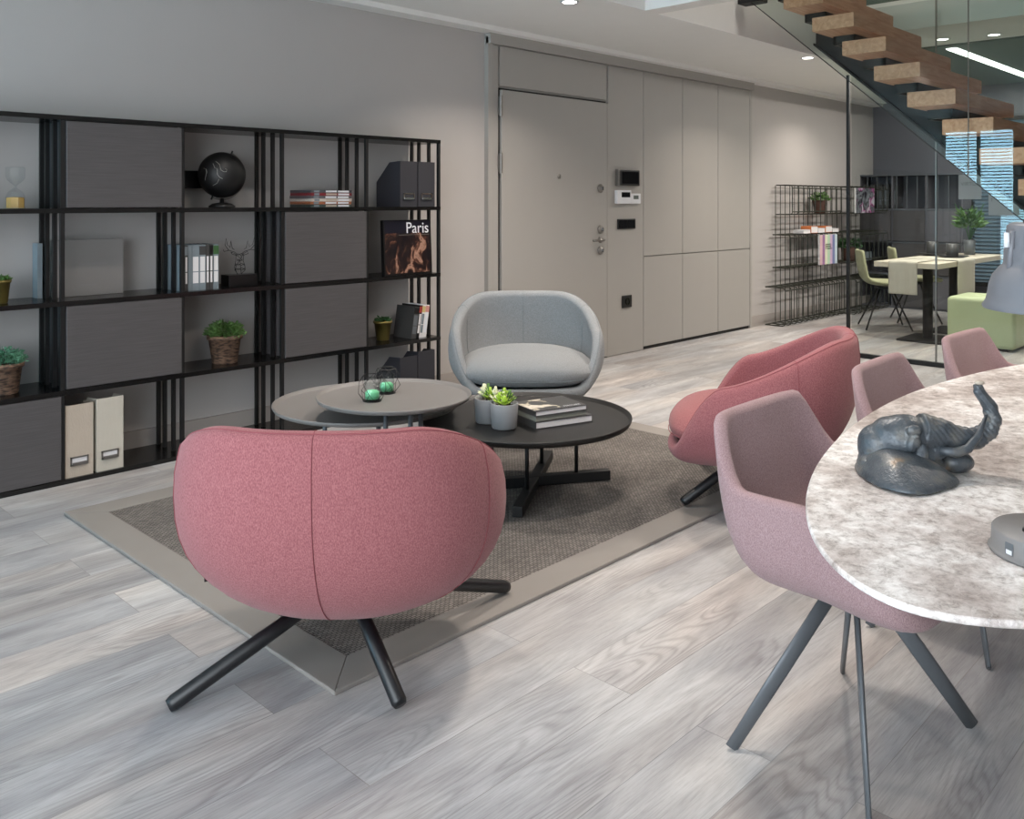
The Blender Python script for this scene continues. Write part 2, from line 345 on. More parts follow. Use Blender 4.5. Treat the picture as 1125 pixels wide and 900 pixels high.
def tube(bm, pts, r, seg=8, closed=False, flat=None, up=None):
    """tube along points; r number or list; flat=(a,b) elliptical scale"""
    pts = [Vector(p) for p in pts]; n = len(pts)
    rs = r if isinstance(r, (list, tuple)) else [r] * n
    rings = []; prev = None
    for i in range(n):
        if closed: t = pts[(i + 1) % n] - pts[i - 1]
        else: t = pts[min(i + 1, n - 1)] - pts[max(i - 1, 0)]
        t.normalize()
        if prev is None:
            u = Vector(up) if up else (Vector((0, 0, 1)) if abs(t.z) < .9 else Vector((1, 0, 0)))
        else: u = prev
        u = (u - t * u.dot(t)).normalized(); prev = u; v = t.cross(u)
        a, b = flat if flat else (1, 1)
        rings.append([bm.verts.new(pts[i] + rs[i] * (a * math.cos(2 * PI * k / seg) * u + b * math.sin(2 * PI * k / seg) * v)) for k in range(seg)])
    for i in range(n if closed else n - 1):
        A = rings[i]; B = rings[(i + 1) % n]
        for k in range(seg): bm.faces.new((A[k], A[(k + 1) % seg], B[(k + 1) % seg], B[k]))
    if not closed:
        bm.faces.new(rings[0][::-1]); bm.faces.new(rings[-1])
def lathe(bm, prof, seg=32, c=(0, 0, 0)):
    rings = []
    for r, z in prof:
        if r < 1e-6: rings.append([bm.verts.new((c[0], c[1], c[2] + z))])
        else: rings.append([bm.verts.new((c[0] + r * math.cos(2 * PI * k / seg), c[1] + r * math.sin(2 * PI * k / seg), c[2] + z)) for k in range(seg)])
    for A, B in zip(rings, rings[1:]):
        for k in range(seg):
            k2 = (k + 1) % seg
            if len(A) == 1 and len(B) == 1: continue
            if len(A) == 1: bm.faces.new((A[0], B[k2], B[k]))
            elif len(B) == 1: bm.faces.new((A[k], A[k2], B[0]))
            else: bm.faces.new((A[k], A[k2], B[k2], B[k]))
def ell(bm, c, r, rot=None, sub=3):
    res = bmesh.ops.create_icosphere(bm, subdivisions=sub, radius=1)
    R = Matrix.Rotation(rot[0], 3, rot[1]) if rot else Matrix.Identity(3)
    for v in res['verts']:
        v.co = R @ Vector((v.co.x * r[0], v.co.y * r[1], v.co.z * r[2])) + Vector(c)
def text(name, s, size, loc, rot, m, parent, align='CENTER', ext=.0006):
    cu = bpy.data.curves.new(name, 'FONT'); cu.body = s; cu.size = size; cu.extrude = ext; cu.align_x = align
    o = bpy.data.objects.new(name, cu); COL.objects.link(o)
    bpy.context.view_layer.update()
    me = bpy.data.meshes.new_from_object(o.evaluated_get(bpy.context.evaluated_depsgraph_get()))
    bpy.data.objects.remove(o)
    me.materials.clear(); me.materials.append(m)
    o = bpy.data.objects.new(name, me); COL.objects.link(o); o.location = loc; o.rotation_euler = rot
    o.parent = parent
    return o
def struct(name, bm, m, **k):
    o = obj(name, bm, m, **k)
    if not k.get('parent'): o['kind'] = 'structure'
    return o

# ================================================================ THE ROOM
WY = 4.625          # back wall plane
struct('floor', boxbm(-2.2, 11.6, -1.6, 4.9, -.1, 0), M['floor'])
struct('wall_back', boxbm(-2.2, 11.6, WY, 4.9, 0, 2.75), M['wall'])
struct('wall_far', boxbm(11.5, 11.7, -1.6, WY, 0, 3.0), M['farwall'])
struct('wall_left', boxbm(-2.3, -2.0, 2.3, 3.62, 0, 2.75), M['wall'])
bm = bmesh.new(); box(bm, -2.3, -2.0, 3.62, WY, 2.34, 2.75)
struct('wall_left', bm, M['wall'])
struct('wall_blocker_right', boxbm(-2.2, 11.6, -1.8, -1.6, 0, 5.0), M['wall'])  # unseen wall, added to block light so it comes from the left
# ceiling: main slab at 2.56 with a raised tray (x<4.8,y<3.43) and an open stair void (5.9<x<7.4, y<3.35)
bm = bmesh.new()
box(bm, -2.3, 11.6, 3.43, 4.9, 2.56, 2.95)
box(bm, 4.8, 4.95, -1.6, 3.43, 2.56, 2.95)
box(bm, -2.3, 4.8, -1.6, 3.43, 2.78, 2.95)
box(bm, 7.42, 11.6, -1.6, 3.43, 2.70, 2.95)
struct('ceiling', bm, M['ceil'])
bm = bmesh.new(); box(bm, 8.35, 11.5, -1.6, 3.43, 2.685, 2.7)
struct('trim_3', bm, M['voidgreen'])
# stair void shaft
bm = bmesh.new()
box(bm, 7.42, 7.5, -1.6, 3.43, 2.95, 5.0)
struct('wall_void', bm, M['voidgreen'])
bm = bmesh.new()
box(bm, 4.85, 7.5, 3.43, 3.5, 2.95, 5.0); box(bm, 4.85, 4.95, -1.6, 3.43, 2.95, 5.0); box(bm, 4.85, 7.5, -1.8, 3.5, 5.0, 5.1)  # last box: unseen roof, added to keep sky light out of the shaft
struct('wall_shaft', bm, M['wall'])
struct('trim_1', boxbm(-2.0, 11.5, WY - .13, WY, 2.525, 2.56), M['ceil'])      # light strip under the ceiling along the wall
struct('baseboard_back', boxbm(8.3, 11.5, WY - .016, WY, 0, .11), M['skirt'])
struct('baseboard_left', boxbm(-2.0, 4.48, WY - .016, WY, 0, .11), M['skirt'])
# daylight window with venetian blind at the left end of the lounge
wn = struct('window_1', boxbm(-2.24, -2.22, 3.62, WY, 0.0, 2.34), M['skyglow'])
bm = bmesh.new()
for a, b in ((3.62, 3.66), (4.10, 4.14), (WY - .04, WY)): box(bm, -2.18, -2.12, a, b, 0, 2.34)
struct('window_frame', bm, M['blackmetal'], parent=wn)
bm = bmesh.new()
z = .03
while z < 2.32:
    prism(bm, [(-2.09, z), (-2.045, z + .012), (-2.045, z + .014), (-2.09, z + .002)], 'y', 3.66, WY - .03); z += .046
struct('blind', bm, M['slat'], parent=wn)
# dim blinds window on the far wall of the glass room
wn = struct('window_2', boxbm(11.47, 11.49, 2.1, 3.4, .35, 2.25), M['dimsky'])
bm = bmesh.new(); z = .36
while z < 2.22:
    prism(bm, [(11.41, z), (11.46, z + .022), (11.46, z + .025), (11.41, z + .003)], 'y', 2.1, 3.4); z += .045
struct('blind', bm, M['slat'], parent=wn)
bm = bmesh.new()
for a, b in ((2.06, 2.1), (3.4, 3.44)): box(bm, 11.42, 11.5, a, b, .3, 2.3)
box(bm, 11.42, 11.5, 2.1, 3.4, 2.25, 2.3); box(bm, 11.42, 11.5, 2.1, 3.4, .3, .35)
struct('window_frame', bm, M['blackmetal'], parent=wn)

# ceiling downlights
def downlight(x, y, z, label):
    r = root('downlight', label, 'ceiling light', (x, y, z), 0, 'recessed ceiling downlights')
    bm = bmesh.new(); lathe(bm, [(.045, -.004), (.06, -.006), (.062, 0), (.045, 0), (.045, -.004)], 24); obj('ring', bm, M['white'], r, True)
    bm = bmesh.new(); lathe(bm, [(0, -.002), (.044, -.002), (.044, .0), (0, 0)], 24); obj('lamp_disc', bm, M['spotglow'], r)
    return r
downlight(7.36, 3.53, 2.56, 'round recessed downlight in the ceiling left of the staircase')
downlight(4.26, 3.62, 2.56, 'small bright downlight at the top edge above the white entrance panels')
downlight(8.05, 2.64, 2.70, 'round downlight behind glass just left of the long light line')
downlight(8.13, 2.26, 2.70, 'round downlight behind glass above the long light line')
r = root('ceiling_line_light', 'long thin white light line in the ceiling behind the glass', 'ceiling light', (8.46, 2.66, 2.685))
obj('diffuser', boxbm(0, 2.9, 0, .085, -.012, -.004), M['lineglow'], r)
obj('housing', boxbm(-.01, 2.91, -.01, .095, -.004, 0), M['white'], r)

# ---------------------------------------------------------------- entrance: panelling, door, cupboards
PY = 4.589
# carcass of the panelling (fills wall to panel plane)
bm = bmesh.new()
box(bm, 4.489, 8.282, PY + .02, WY, 0, 2.45)
box(bm, 4.489, 4.535, PY - .005, PY + .02, 0, 2.5)
box(bm, 4.489, 8.30, PY - .03, WY, 2.45, 2.53)
box(bm, 8.262, 8.30, PY - .004, WY, 0, 2.45)
struct('trim_2', bm, M['panel'])
def panel(x0, x1, z0, z1, name, label=None, cat='wall panel', g=.004):
    o = obj(name, boxbm(x0 + g, x1 - g, PY, PY + .024, z0 + g, z1 - g), M['panel'], bevel=.002)
    if label: tag(o, label, cat)
    return o
panel(4.535, 4.60, 0, 2.45, 'wall_panel', 'narrow greige strip panel beside the door hinges')
panel(4.61, 5.884, 2.15, 2.45, 'wall_panel', 'wide greige panel above the entrance door')
wp = panel(5.90, 6.402, 0, 2.45, 'wall_panel', 'tall greige panel carrying the intercom and switches')
for i, (a, b) in enumerate(((6.402, 7.019), (7.019, 7.643), (7.643, 8.262))):
    nm = ('leftmost', 'middle', 'rightmost')[i]
    r = root('cupboard', nm + ' of the three tall flush greige cupboards right of the intercom', 'cupboard', (a, PY, 0), 0, 'flush greige wall cupboards')
    obj('door', boxbm(.004, b - a - .004, 0, .024, .825, 2.446), M['panel'], r, bevel=.002)
    obj('door', boxbm(.004, b - a - .004, 0, .024, .03, .817), M['panel'], r, bevel=.002)
    obj('plinth', boxbm(.004, b - a - .004, .012, .024, .0, .026), M['gap'], r)
d = root('door_1', 'wide greige flush entrance door with steel locks and lever handle', 'door', (4.62, PY, 0)); d['kind'] = 'structure'
obj('door_leaf', boxbm(0, 1.25, -.012, .02, .01, 2.125), M['panel'], d, bevel=.003)
bm = bmesh.new(); box(bm, -.008, -.004, .008, .022, 0, 2.14); box(bm, -.004, 1.26, .012, .022, 2.127, 2.14); box(bm, 1.252, 1.26, .012, .022, 0, 2.13)
obj('door_gap', bm, M['gap'], d)
bm = bmesh.new(); box(bm, 1.262, 1.28, -.004, .014, 0, 2.125); obj('door_frame', bm, M['panel'], d)
for z0 in (1.93, 1.51):
    bm = bmesh.new(); tube(bm, [(-.02, -.022, z0), (-.02, -.022, z0 + .15)], .014, 12)
    box(bm, -.034, .0, -.016, -.006, z0 + .01, z0 + .14)
    obj('hinge', bm, M['steel'], d)
for z0, nm in ((1.413, 'deadlock'), (1.074, 'lock_rose'), (.901, 'lock_rose')):
    bm = bmesh.new()
    lathe(bm, [(0, .0), (.034, 0), (.037, .006), (.034, .012), (.024, .014), (.022, .02), (0, .02)], 24)
    bmesh.ops.rotate(bm, verts=bm.verts, cent=(0, 0, 0), matrix=Matrix.Rotation(PI / 2, 3, 'X'))
    bmesh.ops.translate(bm, verts=bm.verts, vec=(1.155, -.012, z0))
    o = obj(nm, bm, M['steel'], d, True)
    bm = bmesh.new(); box(bm, 1.150, 1.160, -.046, -.03, z0 - .014, z0 + .014); obj('thumb_turn', bm, M['chrome'], o)
bm = bmesh.new(); lathe(bm, [(0, 0), (.026, 0), (.026, .01), (0, .01)], 20)
bmesh.ops.rotate(bm, verts=bm.verts, cent=(0, 0, 0), matrix=Matrix.Rotation(PI / 2, 3, 'X')); bmesh.ops.translate(bm, verts=bm.verts, vec=(1.155, -.012, .988))
tube(bm, [(1.155, -.02, .988), (1.155, -.06, .988), (1.14, -.068, .988), (1.0, -.068, .986)], .010, 10)
obj('door_handle', bm, M['steel'], d, True)
bm = bmesh.new(); lathe(bm, [(0, 0), (.018, 0), (.018, .006), (0, .008)], 20)
bmesh.ops.rotate(bm, verts=bm.verts, cent=(0, 0, 0), matrix=Matrix.Rotation(PI / 2, 3, 'X')); bmesh.ops.translate(bm, verts=bm.verts, vec=(.64, -.012, 1.5))
obj('peephole', bm, M['steel'], d, True)
# wall devices
F0 = PY - .001
r = root('intercom_monitor', 'black intercom screen with silver side strip, topmost of the wall devices', 'intercom', (5.996, F0, 1.44))
obj('housing', boxbm(.0, .31, -.03, 0, 0, .135), M['black'], r, bevel=.006)
obj('screen', boxbm(.055, .29, -.032, -.03, .018, .118), M['screen'], r)
obj('side_strip', boxbm(-.004, .022, -.034, -.001, .0, .135), M['steel'], r, bevel=.003)
r = root('alarm_keypad', 'white alarm keypad with black display under the intercom screen', 'keypad', (5.984, F0, 1.285))
obj('housing', boxbm(0, .20, -.03, 0, 0, .115), M['white'], r, bevel=.005)
obj('display', boxbm(.06, .18, -.032, -.03, .055, .098), M['screen'], r)
r = root('room_thermostat', 'small square white thermostat right beside the alarm keypad', 'thermostat', (6.195, F0, 1.285))
obj('housing', boxbm(0, .135, -.022, 0, 0, .088), M['white'], r, bevel=.004)
obj('display', boxbm(.03, .10, -.024, -.022, .04, .072), M['lcd'], r)
r = root('light_switch', 'black double light switch below the white keypad', 'switch', (6.02, F0, 1.068))
obj('plate', boxbm(0, .25, -.012, 0, 0, .088), M['black'], r, bevel=.003)
for k in range(2): obj('rocker', boxbm(.01 + .117 * k, .122 + .117 * k, -.016, -.012, .008, .08), M['screen'], r, bevel=.002)
r = root('wall_socket', 'square black power socket low on the greige panel', 'socket', (6.085, F0, .395))
obj('plate', boxbm(0, .13, -.012, 0, 0, .105), M['black'], r, bevel=.003)
bm = bmesh.new(); lathe(bm, [(.022, 0), (.03, 0), (.03, .006), (.022, .006), (.022, .001)], 20)
bmesh.ops.rotate(bm, verts=bm.verts, cent=(0, 0, 0), matrix=Matrix.Rotation(PI / 2, 3, 'X')); bmesh.ops.translate(bm, verts=bm.verts, vec=(.065, -.012, .052))
obj('socket_ring', bm, M['screen'], r)

# ================================================================ STAIRCASE AND GLASS
st = root('staircase', 'floating oak staircase with black steel stringer and glass balustrade', 'staircase', (6.0, 0, 0))
for k in range(-10, 5):
    y1 = 2.409 + .2185 * k; z1 = 2.216 + .1945 * k
    tr = obj('tread', boxbm(0, 1.28, y1 - .30, y1, z1 - .098, z1), M['oak'], st, bevel=.003)
    bm = bmesh.new()                                       # U shaped steel carrier under the tread
    box(bm, .28, 1.28, y1 - .19, y1 - .17, z1 - .16, z1 - .099); box(bm, .28, .32, y1 - .19, y1 - .03, z1 - .16, z1 - .099)
    box(bm, .28, 1.28, y1 - .05, y1 - .03, z1 - .16, z1 - .099)
    obj('bracket', bm, M['stringer'], tr)
sl = (3.027 - 1.777) / (3.865 - 2.433)
def zl(y): return 1.777 + sl * (y - 2.433)
ya, yb = .36, 3.42
obj('stringer', (lambda bm: (prism(bm, [(ya, max(0, zl(ya))), (yb, zl(yb)), (yb, zl(yb) + .42), (ya, zl(ya) + .42)], 'x', 1.285, 1.315), bm)[1])(bmesh.new()), M['stringer'], st)
obj('stringer_flange', (lambda bm: (prism(bm, [(ya, zl(ya)), (yb, zl(yb)), (yb, zl(yb) + .02), (ya, zl(ya) + .02)], 'x', 1.235, 1.285), bm)[1])(bmesh.new()), M['stringer'], st)
def gb(y): return 2.143 + .885 * (y - 2.577)
for i, (a, b) in enumerate(((1.81, 3.40), (.42, 1.802))):
    bm = bmesh.new(); prism(bm, [(a, gb(a)), (b, gb(b)), (b, gb(b) + 1.5), (a, gb(a) + 1.5)], 'x', -.034, -.024)
    obj('glass_balustrade', bm, M['bal'], st)
bm = bmesh.new(); tube(bm, [(-.03, 1.806, gb(1.81)), (-.03, 1.806, gb(1.81) + 1.5)], .004, 6); obj('glass_joint', bm, M['steel'], st)
bm = bmesh.new(); prism(bm, [(.42, gb(.42) - .006), (3.4, gb(3.4) - .006), (3.4, gb(3.4)), (.42, gb(.42))], 'x', -.036, -.022); obj('glass_edge', bm, M['stringer'], st)
bm = bmesh.new(); box(bm, -.06, .06, 3.22, 3.40, 2.78, 2.83); obj('landing_bracket', bm, M['stringer'], st)

gp = root('glass_partition', 'frameless glass partition with slim black post under the stairs', 'partition', (7.35, 3.165, 0))
obj('post', boxbm(-.014, .014, -.012, .012, 0, 2.37), M['blackmetal'], gp)
obj('floor_rail', boxbm(-.02, .02, -1.6, -.03, 0, .035), M['blackmetal'], gp)
obj('floor_rail', boxbm(-.02, .02, -4.2, -1.6, 0, .035), M['blackmetal'], gp)
for a, b in ((-.70, -.03), (-2.1, -.71), (-4.2, -2.11)):
    obj('glass_pane', boxbm(-.006, .006, a, b, .035, 2.9), M['tinted'], gp)
obj('glass_joint', boxbm(-.007, .007, -.71, -.70, .035, 2.9), M['steel'], gp)
for y0, z0, s, w_ in ((2.21 - 3.165, 1.341, 'VIRTUS', .165), (1.975 - 3.165, 1.22, 'I', .21)):
    o = obj('frosted_label', boxbm(-.009, -.0075, y0 - w_ / 2, y0 + w_ / 2, z0 - .02, z0 + .17), M['frost'], gp)
    text('lettering', s, .04, (-.011, y0 + (0 if len(s) > 1 else .08), z0 + .085), (PI / 2, 0, -PI / 2), M['lcd'], o)

# ================================================================ BOOKCASE
XS = [.917, 1.49, 2.063, 2.636, 3.209, 3.782]; ZS = [0, .433, .843, 1.27, 1.70]
YF, YB = 4.313, 4.612
bc = root('bookcase', 'long open black metal bookcase with dark grey cabinet boxes against the wall', 'bookcase', (0, 0, 0))
for i, x in enumerate(XS):
    for j, y in enumerate((YF + .009, YF + .105, YF + .205, YB - .02)):
        bm = bmesh.new(); box(bm, x - .009, x + .009, y - .009, y + .009, 0.0, 1.70)
        obj('upright', bm, M['blackmetal'], bc)
for j, z in enumerate(ZS):
    t = .022
    zz = z if j == 0 else z - t
    obj('shelf', boxbm(XS[0] - .009, XS[-1] + .009, YF - .002, YB, zz, zz + t), M['shelf'], bc)
for ci, ri in ((0, 0), (1, 3), (1, 1), (3, 2), (3, 1)):
    x0, x1 = XS[ci] + .011, XS[ci + 1] - .011; z0, z1 = ZS[ri] + (.024 if ri == 0 else .002), ZS[ri + 1] - .024
    c = obj('cabinet_box', boxbm(x0 + .012, x1, YF + .02, YB - .03, z0, z1), M['cab'], bc)
    obj('cabinet_door', boxbm(x0 + .004, x1 + .004, YF - .004, YF + .018, z0 + .002, z1 - .002), M['cab'], c, bevel=.002)

# ---- plants
def leaves(bm, c, R, n, size, seed, up=.5, hz=1.0, wide=.5):
    rnd = random.Random(seed)
    for _ in range(n):
        th = rnd.uniform(0, 2 * PI); ph = math.acos(rnd.uniform(-.1, 1)); rr = R * rnd.uniform(.45, 1)
        p = Vector((rr * math.sin(ph) * math.cos(th), rr * math.sin(ph) * math.sin(th), rr * math.cos(ph) * hz)) + Vector(c)
        d_ = Vector((math.cos(th) + rnd.uniform(-.6, .6), math.sin(th) + rnd.uniform(-.6, .6), rnd.uniform(-.2, 1) * up + .1)).normalized()
        s = d_.cross(Vector((rnd.uniform(-1, 1), rnd.uniform(-1, 1), rnd.uniform(.2, 1)))).normalized(); L = size * rnd.uniform(.7, 1.3)
        nrm = d_.cross(s)
        a = bm.verts.new(p); b = bm.verts.new(p + d_ * L * .5 + s * L * wide * .5 + nrm * L * .08); e = bm.verts.new(p + d_ * L); f = bm.verts.new(p + d_ * L * .5 - s * L * wide * .5 + nrm * L * .08)
        g = bm.verts.new(p + d_ * L * .5 - nrm * L * .1)
        bm.faces.new((a, b, g)); bm.faces.new((b, e, g)); bm.faces.new((e, f, g)); bm.faces.new((f, a, g))
def pot_plant(name, label, loc, r0, r1, h, potm, leafm, R, n, size, seed, cat='potted plant', rim=0, hz=.9, up=.5, wide=.5, part='pot'):
    r = root(name, label, cat, loc)
    bm = bmesh.new()
    prof = [(0, 0), (r0 * .95, 0), (r0, .004), (r1, h)]
    if rim: prof = [(0, 0), (r0 * .95, 0), (r0, .004), (r1 * .96, h - rim), (r1 * 1.06, h - rim), (r1 * 1.08, h)]
    prof += [(r1 - .006, h), (r1 - .008, h - .012), (0, h - .012)]
    lathe(bm, prof, 28); obj(part, bm, potm, r, True).data.polygons
    bm = bmesh.new(); lathe(bm, [(0, 0), (r1 - .009, 0), (0, .006)], 20, (0, 0, h - .012)); obj('soil', bm, M['soil'], r)
    bm = bmesh.new(); leaves(bm, (0, 0, h), R, n, size, seed, up, hz, wide); obj('foliage', bm, leafm, r)
    bm = bmesh.new(); rnd = random.Random(seed + 1)
    for _ in range(14):
        th = rnd.uniform(0, 2 * PI); q = R * .7
        tube(bm, [(0, 0, h - .01), (q * .5 * math.cos(th), q * .5 * math.sin(th), h + R * .4 * hz), (q * math.cos(th), q * math.sin(th), h + R * .6 * hz)], .0015, 4)
    obj('stems', bm, leafm, r)
    return r
pot_plant('basket_plant', 'bushy green plant in brown wicker basket beside the open shelf middle', (2.364, 4.45, .433), .066, .088, .15, M['basket'], M['leaf'], .10, 1100, .020, 3, rim=.02, hz=.75, part='basket')
pot_plant('basket_plant', 'mint green plant in brown wicker basket cut by the left picture edge', (1.285, 4.45, .433), .06, .078, .14, M['basket'], M['leafmint'], .085, 800, .019, 4, rim=.02, hz=.8, part='basket')
pot_plant('brass_pot_plant', 'small succulent in ribbed brass pot on the shelf left of the leaning books', (3.44, 4.46, .433), .040, .056, .12, M['gold'], M['leafdark'], .042, 120, .024, 5, rim=.014, hz=.5)
pot_plant('brass_pot_plant', 'small brass pot with green plant at the left picture edge', (1.262, 4.44, .843), .036, .048, .105, M['gold'], M['leaf'], .04, 120, .022, 6, rim=.012, hz=.5)

# ---- hourglass
r = root('hourglass', 'clear glass hourglass filled with sand on the top left shelf', 'hourglass', (1.33, 4.44, 1.27))
bm = bmesh.new(); lathe(bm, [(.038, 0), (.042, .004), (.042, .055), (.032, .075), (.006, .095), (.005, .1), (.006, .105), (.036, .13), (.042, .145), (.042, .185), (.038, .19)], 8)
obj('glass_body', bm, M['tumbler'], r)
bm = bmesh.new(); lathe(bm, [(0, .003), (.038, .003), (.038, .05), (0, .054)], 8); obj('sand', bm, M['sand'], r)

# ---- helpers for books and files
def book_standing(name, label, x, y, z, t, d_, h, cover, lean=0, group=None, label_m=None, rz=0, top_m=None):
    """spine faces -y; x is left edge"""
    r = root(name, label, 'book', (x, y, z), rz, group); r.rotation_euler = (0, lean, rz)
    bm = bmesh.new(); box(bm, 0, .003, 0, d_, 0, h); box(bm, t - .003, t, 0, d_, 0, h); box(bm, 0.003, t - .003, 0, .003, 0, h)
    obj('cover', bm, cover, r)
    obj('pages', boxbm(.003, t - .003, .003, d_ - .004, .004, h - .004), M['paper'], r)
    if label_m:
        obj('spine_label', boxbm(.004, t - .004, -.0006, 0, h * .42, h * .74), label_m, r)
        obj('spine_label', boxbm(.004, t - .004, -.0006, 0, h * .16, h * .40), label_m, r)
    if top_m: obj('spine_band', boxbm(.0, t, -.0007, 0, h * .78, h * .97), top_m, r)
    return r
def book_flat(name, label, loc, rz, L, D, t, cover, group=None, pages=None, part_cover_t=.0025, cat='book'):
    """spine toward -x side long edge D; lying; pages show at the other sides"""
    r = root(name, label, cat, loc, rz, group)
    bm = bmesh.new(); box(bm, 0, L, 0, D, 0, part_cover_t); box(bm, 0, L, 0, D, t - part_cover_t, t); box(bm, 0, .004, 0, D, part_cover_t, t - part_cover_t)
    obj('cover', bm, cover, r)
    obj('pages', boxbm(.004, L - .003, .003, D - .003, part_cover_t, t - part_cover_t), pages or M['paper'], r)
    return r
def magfile(label, x, y, z, wd, dp, h, m, group, hook=False, holder=True):
    r = root('magazine_file', label, 'magazine file', (x, y, z), 0, group)
    bm = bmesh.new(); t = .003
    prof = [(0, 0), (dp, 0), (dp, h * .55), (dp * .45, h * .98), (dp*.05, h), (0, h)]
    prism(bm, prof, 'x', 0, t); prism(bm, prof, 'x', wd - t, wd)
    box(bm, t, wd - t, 0, t, 0, h); box(bm, t, wd - t, dp - t, dp, 0, h * .5); box(bm, t, wd - t, t, dp - t, 0, t)
    obj('body', bm, m, r)
    obj('contents', boxbm(t + .004, wd - t - .004, t + .006, dp - .01, t, h * .5), M['paper'], r)
    if holder:
        bm = bmesh.new(); zc = h * .16
        box(bm, wd * .18, wd * .82, -.005, 0, zc, zc + .006); box(bm, wd * .18, wd * .82, -.005, 0, zc + .034, zc + .04)
        box(bm, wd * .18, wd * .23, -.005, 0, zc, zc + .04); box(bm, wd * .77, wd * .82, -.005, 0, zc, zc + .04)
        prism(bm, [(-.012, zc), (-.004, zc), (-.002, zc + .014), (-.01, zc + .012)], 'x', wd * .25, wd * .75)
        obj('label_holder', bm, M['steel'] if not hook else M['chrome'], r)
        obj('label_card', boxbm(wd * .23, wd * .77, -.001, 0, zc + .006, zc + .034), M['paper'] if not hook else M['darkfile'], r)
    return r
magfile('beige linen magazine file, left of the pair on the bottom shelf', 1.505, 4.325, .022, .125, .25, .335, M['beige'], 'linen magazine files')
magfile('lighter linen magazine file, right of the pair on the bottom shelf', 1.645, 4.325, .022, .125, .25, .345, M['lightbeige'], 'linen magazine files')
magfile('black magazine file, left one on the top right shelf', 3.47, 4.325, 1.27, .138, .24, .285, M['darkfile'], 'black magazine files', True)
magfile('black magazine file, right one on the top right shelf', 3.615, 4.325, 1.27, .138, .24, .285, M['darkfile'], 'black magazine files', True)
magfile('black magazine file, left one on the bottom right shelf', 3.47, 4.325, .022, .138, .24, .31, M['darkfile'], 'black magazine files', True, False)
magfile('black magazine file, right one on the bottom right shelf', 3.615, 4.325, .022, .138, .24, .33, M['darkfile'], 'black magazine files', True, False)

# grey presentation box (leaning book) in second column
r = root('large_grey_book', 'large blank grey hardback standing upright behind the black bars', 'book', (1.512, 4.50, .843))
obj('cover', boxbm(0, .33, 0, .035, 0, .275), M['tray'], r, bevel=.002)
obj('pages', boxbm(.012, .332, .006, .029, .004, .271), M['paper'], r)
obj('title_mark', boxbm(.12, .25, -.0006, 0, .150, .160), M['lampbase'], r)
obj('publisher_mark', boxbm(.12, .20, -.0006, 0, .05, .056), M['lampbase'], r)
r = root('slim_blue_book', 'slim pale grey blue book standing at the left side bars of the second shelf', 'book', (1.452, 4.53, .843))
obj('cover', boxbm(0, .022, 0, .07, 0, .26), M['bluegrey'], r); obj('pages', boxbm(.003, .019, .003, .072, .004, .256), M['paper'], r)

# globe
r = root('globe', 'black desk globe with silver coastlines on the top shelf', 'globe', (2.353, 4.46, 1.27))
bm = bmesh.new(); lathe(bm, [(0, 0), (.068, 0), (.07, .008), (.05, .022), (.012, .028), (.01, .05), (0, .05)], 28); obj('base', bm, M['globe'], r, True)
bm = bmesh.new(); ell(bm, (0, 0, .176), (.124, .124, .124), sub=4); obj('sphere', bm, M['globe'], r, True)
bm = bmesh.new(); pts = []
ax = Vector((.42, 0, .9)).normalized()
for k in range(0, 25):
    a = -PI / 2 + PI * k / 24
    pts.append(Vector((0, 0, .176)) + .132 * (math.sin(a) * ax + math.cos(a) * Vector((ax.z, 0, -ax.x))))
tube(bm, pts, .004, 8); obj('meridian_arm', bm, M['steel'], r, True)
bm = bmesh.new()
for s in (-1, 1):
    tube(bm, [Vector((0, 0, .176)) + s * ax * .120, Vector((0, 0, .176)) + s * ax * .146], .005, 8)
obj('axis_pin', bm, M['globe'], r)
bm = bmesh.new()
for line in ([(-.01, .05), (.0, .03), (.012, .025), (.014, .0), (.024, -.014), (.036, -.02)], [(.0, .06), (.02, .045), (.028, .02), (.04, .012), (.05, .012), (.052, .022), (.045, .026)], [(.02, -.022), (.01, -.04), (-.01, -.05)], [(-.055, .028), (-.04, .024), (-.036, .01), (-.042, -.01), (-.046, -.026)]):
    pp = []
    for u, v in line:
        q = Vector((.7185, .6955, 0)); rt = Vector((.6955, -.7185, 0))
        u *= 1.17; v *= 1.17; wv = math.sqrt(max(0, .1245 ** 2 - u * u - v * v)); pp.append(Vector((0, 0, .176)) + rt * u + Vector((0, 0, v)) - q * wv)
    tube(bm, pp, .0011, 5)
obj('coastlines', bm, M['silverline'], r)
tag(obj('black_wall_box', boxbm(2.19, 2.31, 4.575, WY, 1.375, 1.47), M['black'], bevel=.004), 'flat black wall box behind the globe', 'wall box')  # plain black box set for the dark band behind the globe

# row of books in the third column, second shelf
rowm = [(.016, M['bluegrey'], M['paper'], M['white']), (.017, M['coverdark'], M['paper'], M['bluegrey']), (.02, M['bluegrey'], None, None), (.038, M['bluegrey'], M['paper'], None),
        (.034, M['bluegrey'], M['paper'], M['coverdark']), (.019, M['coverdark'], M['paper'], M['coverdark']), (.019, M['coverdark'], M['paper'], M['black']), (.03, M['bluegrey'], M['paper'], M['leafdark'])]
rl = ['pale thin book, first from the left in the standing row', 'dark thin book, second from the left in the standing row', 'plain pale book, third from the left in the standing row', 'thick mottled pale book right beside the upright post',
      'pale book with dark top band in the middle of the row', 'dark book with white labels, third from the row right end', 'dark book with white labels, second from the row right end', 'book with green spine top at the right end of the row']
x = 2.078
for (t, c, lm, tm), lb in zip(rowm, rl):
    book_standing('paperback_book', lb, x, 4.36, .843, t, .18, .235, c, group='books standing in a row beside the wire deer', label_m=lm, top_m=tm); x += t + .0015
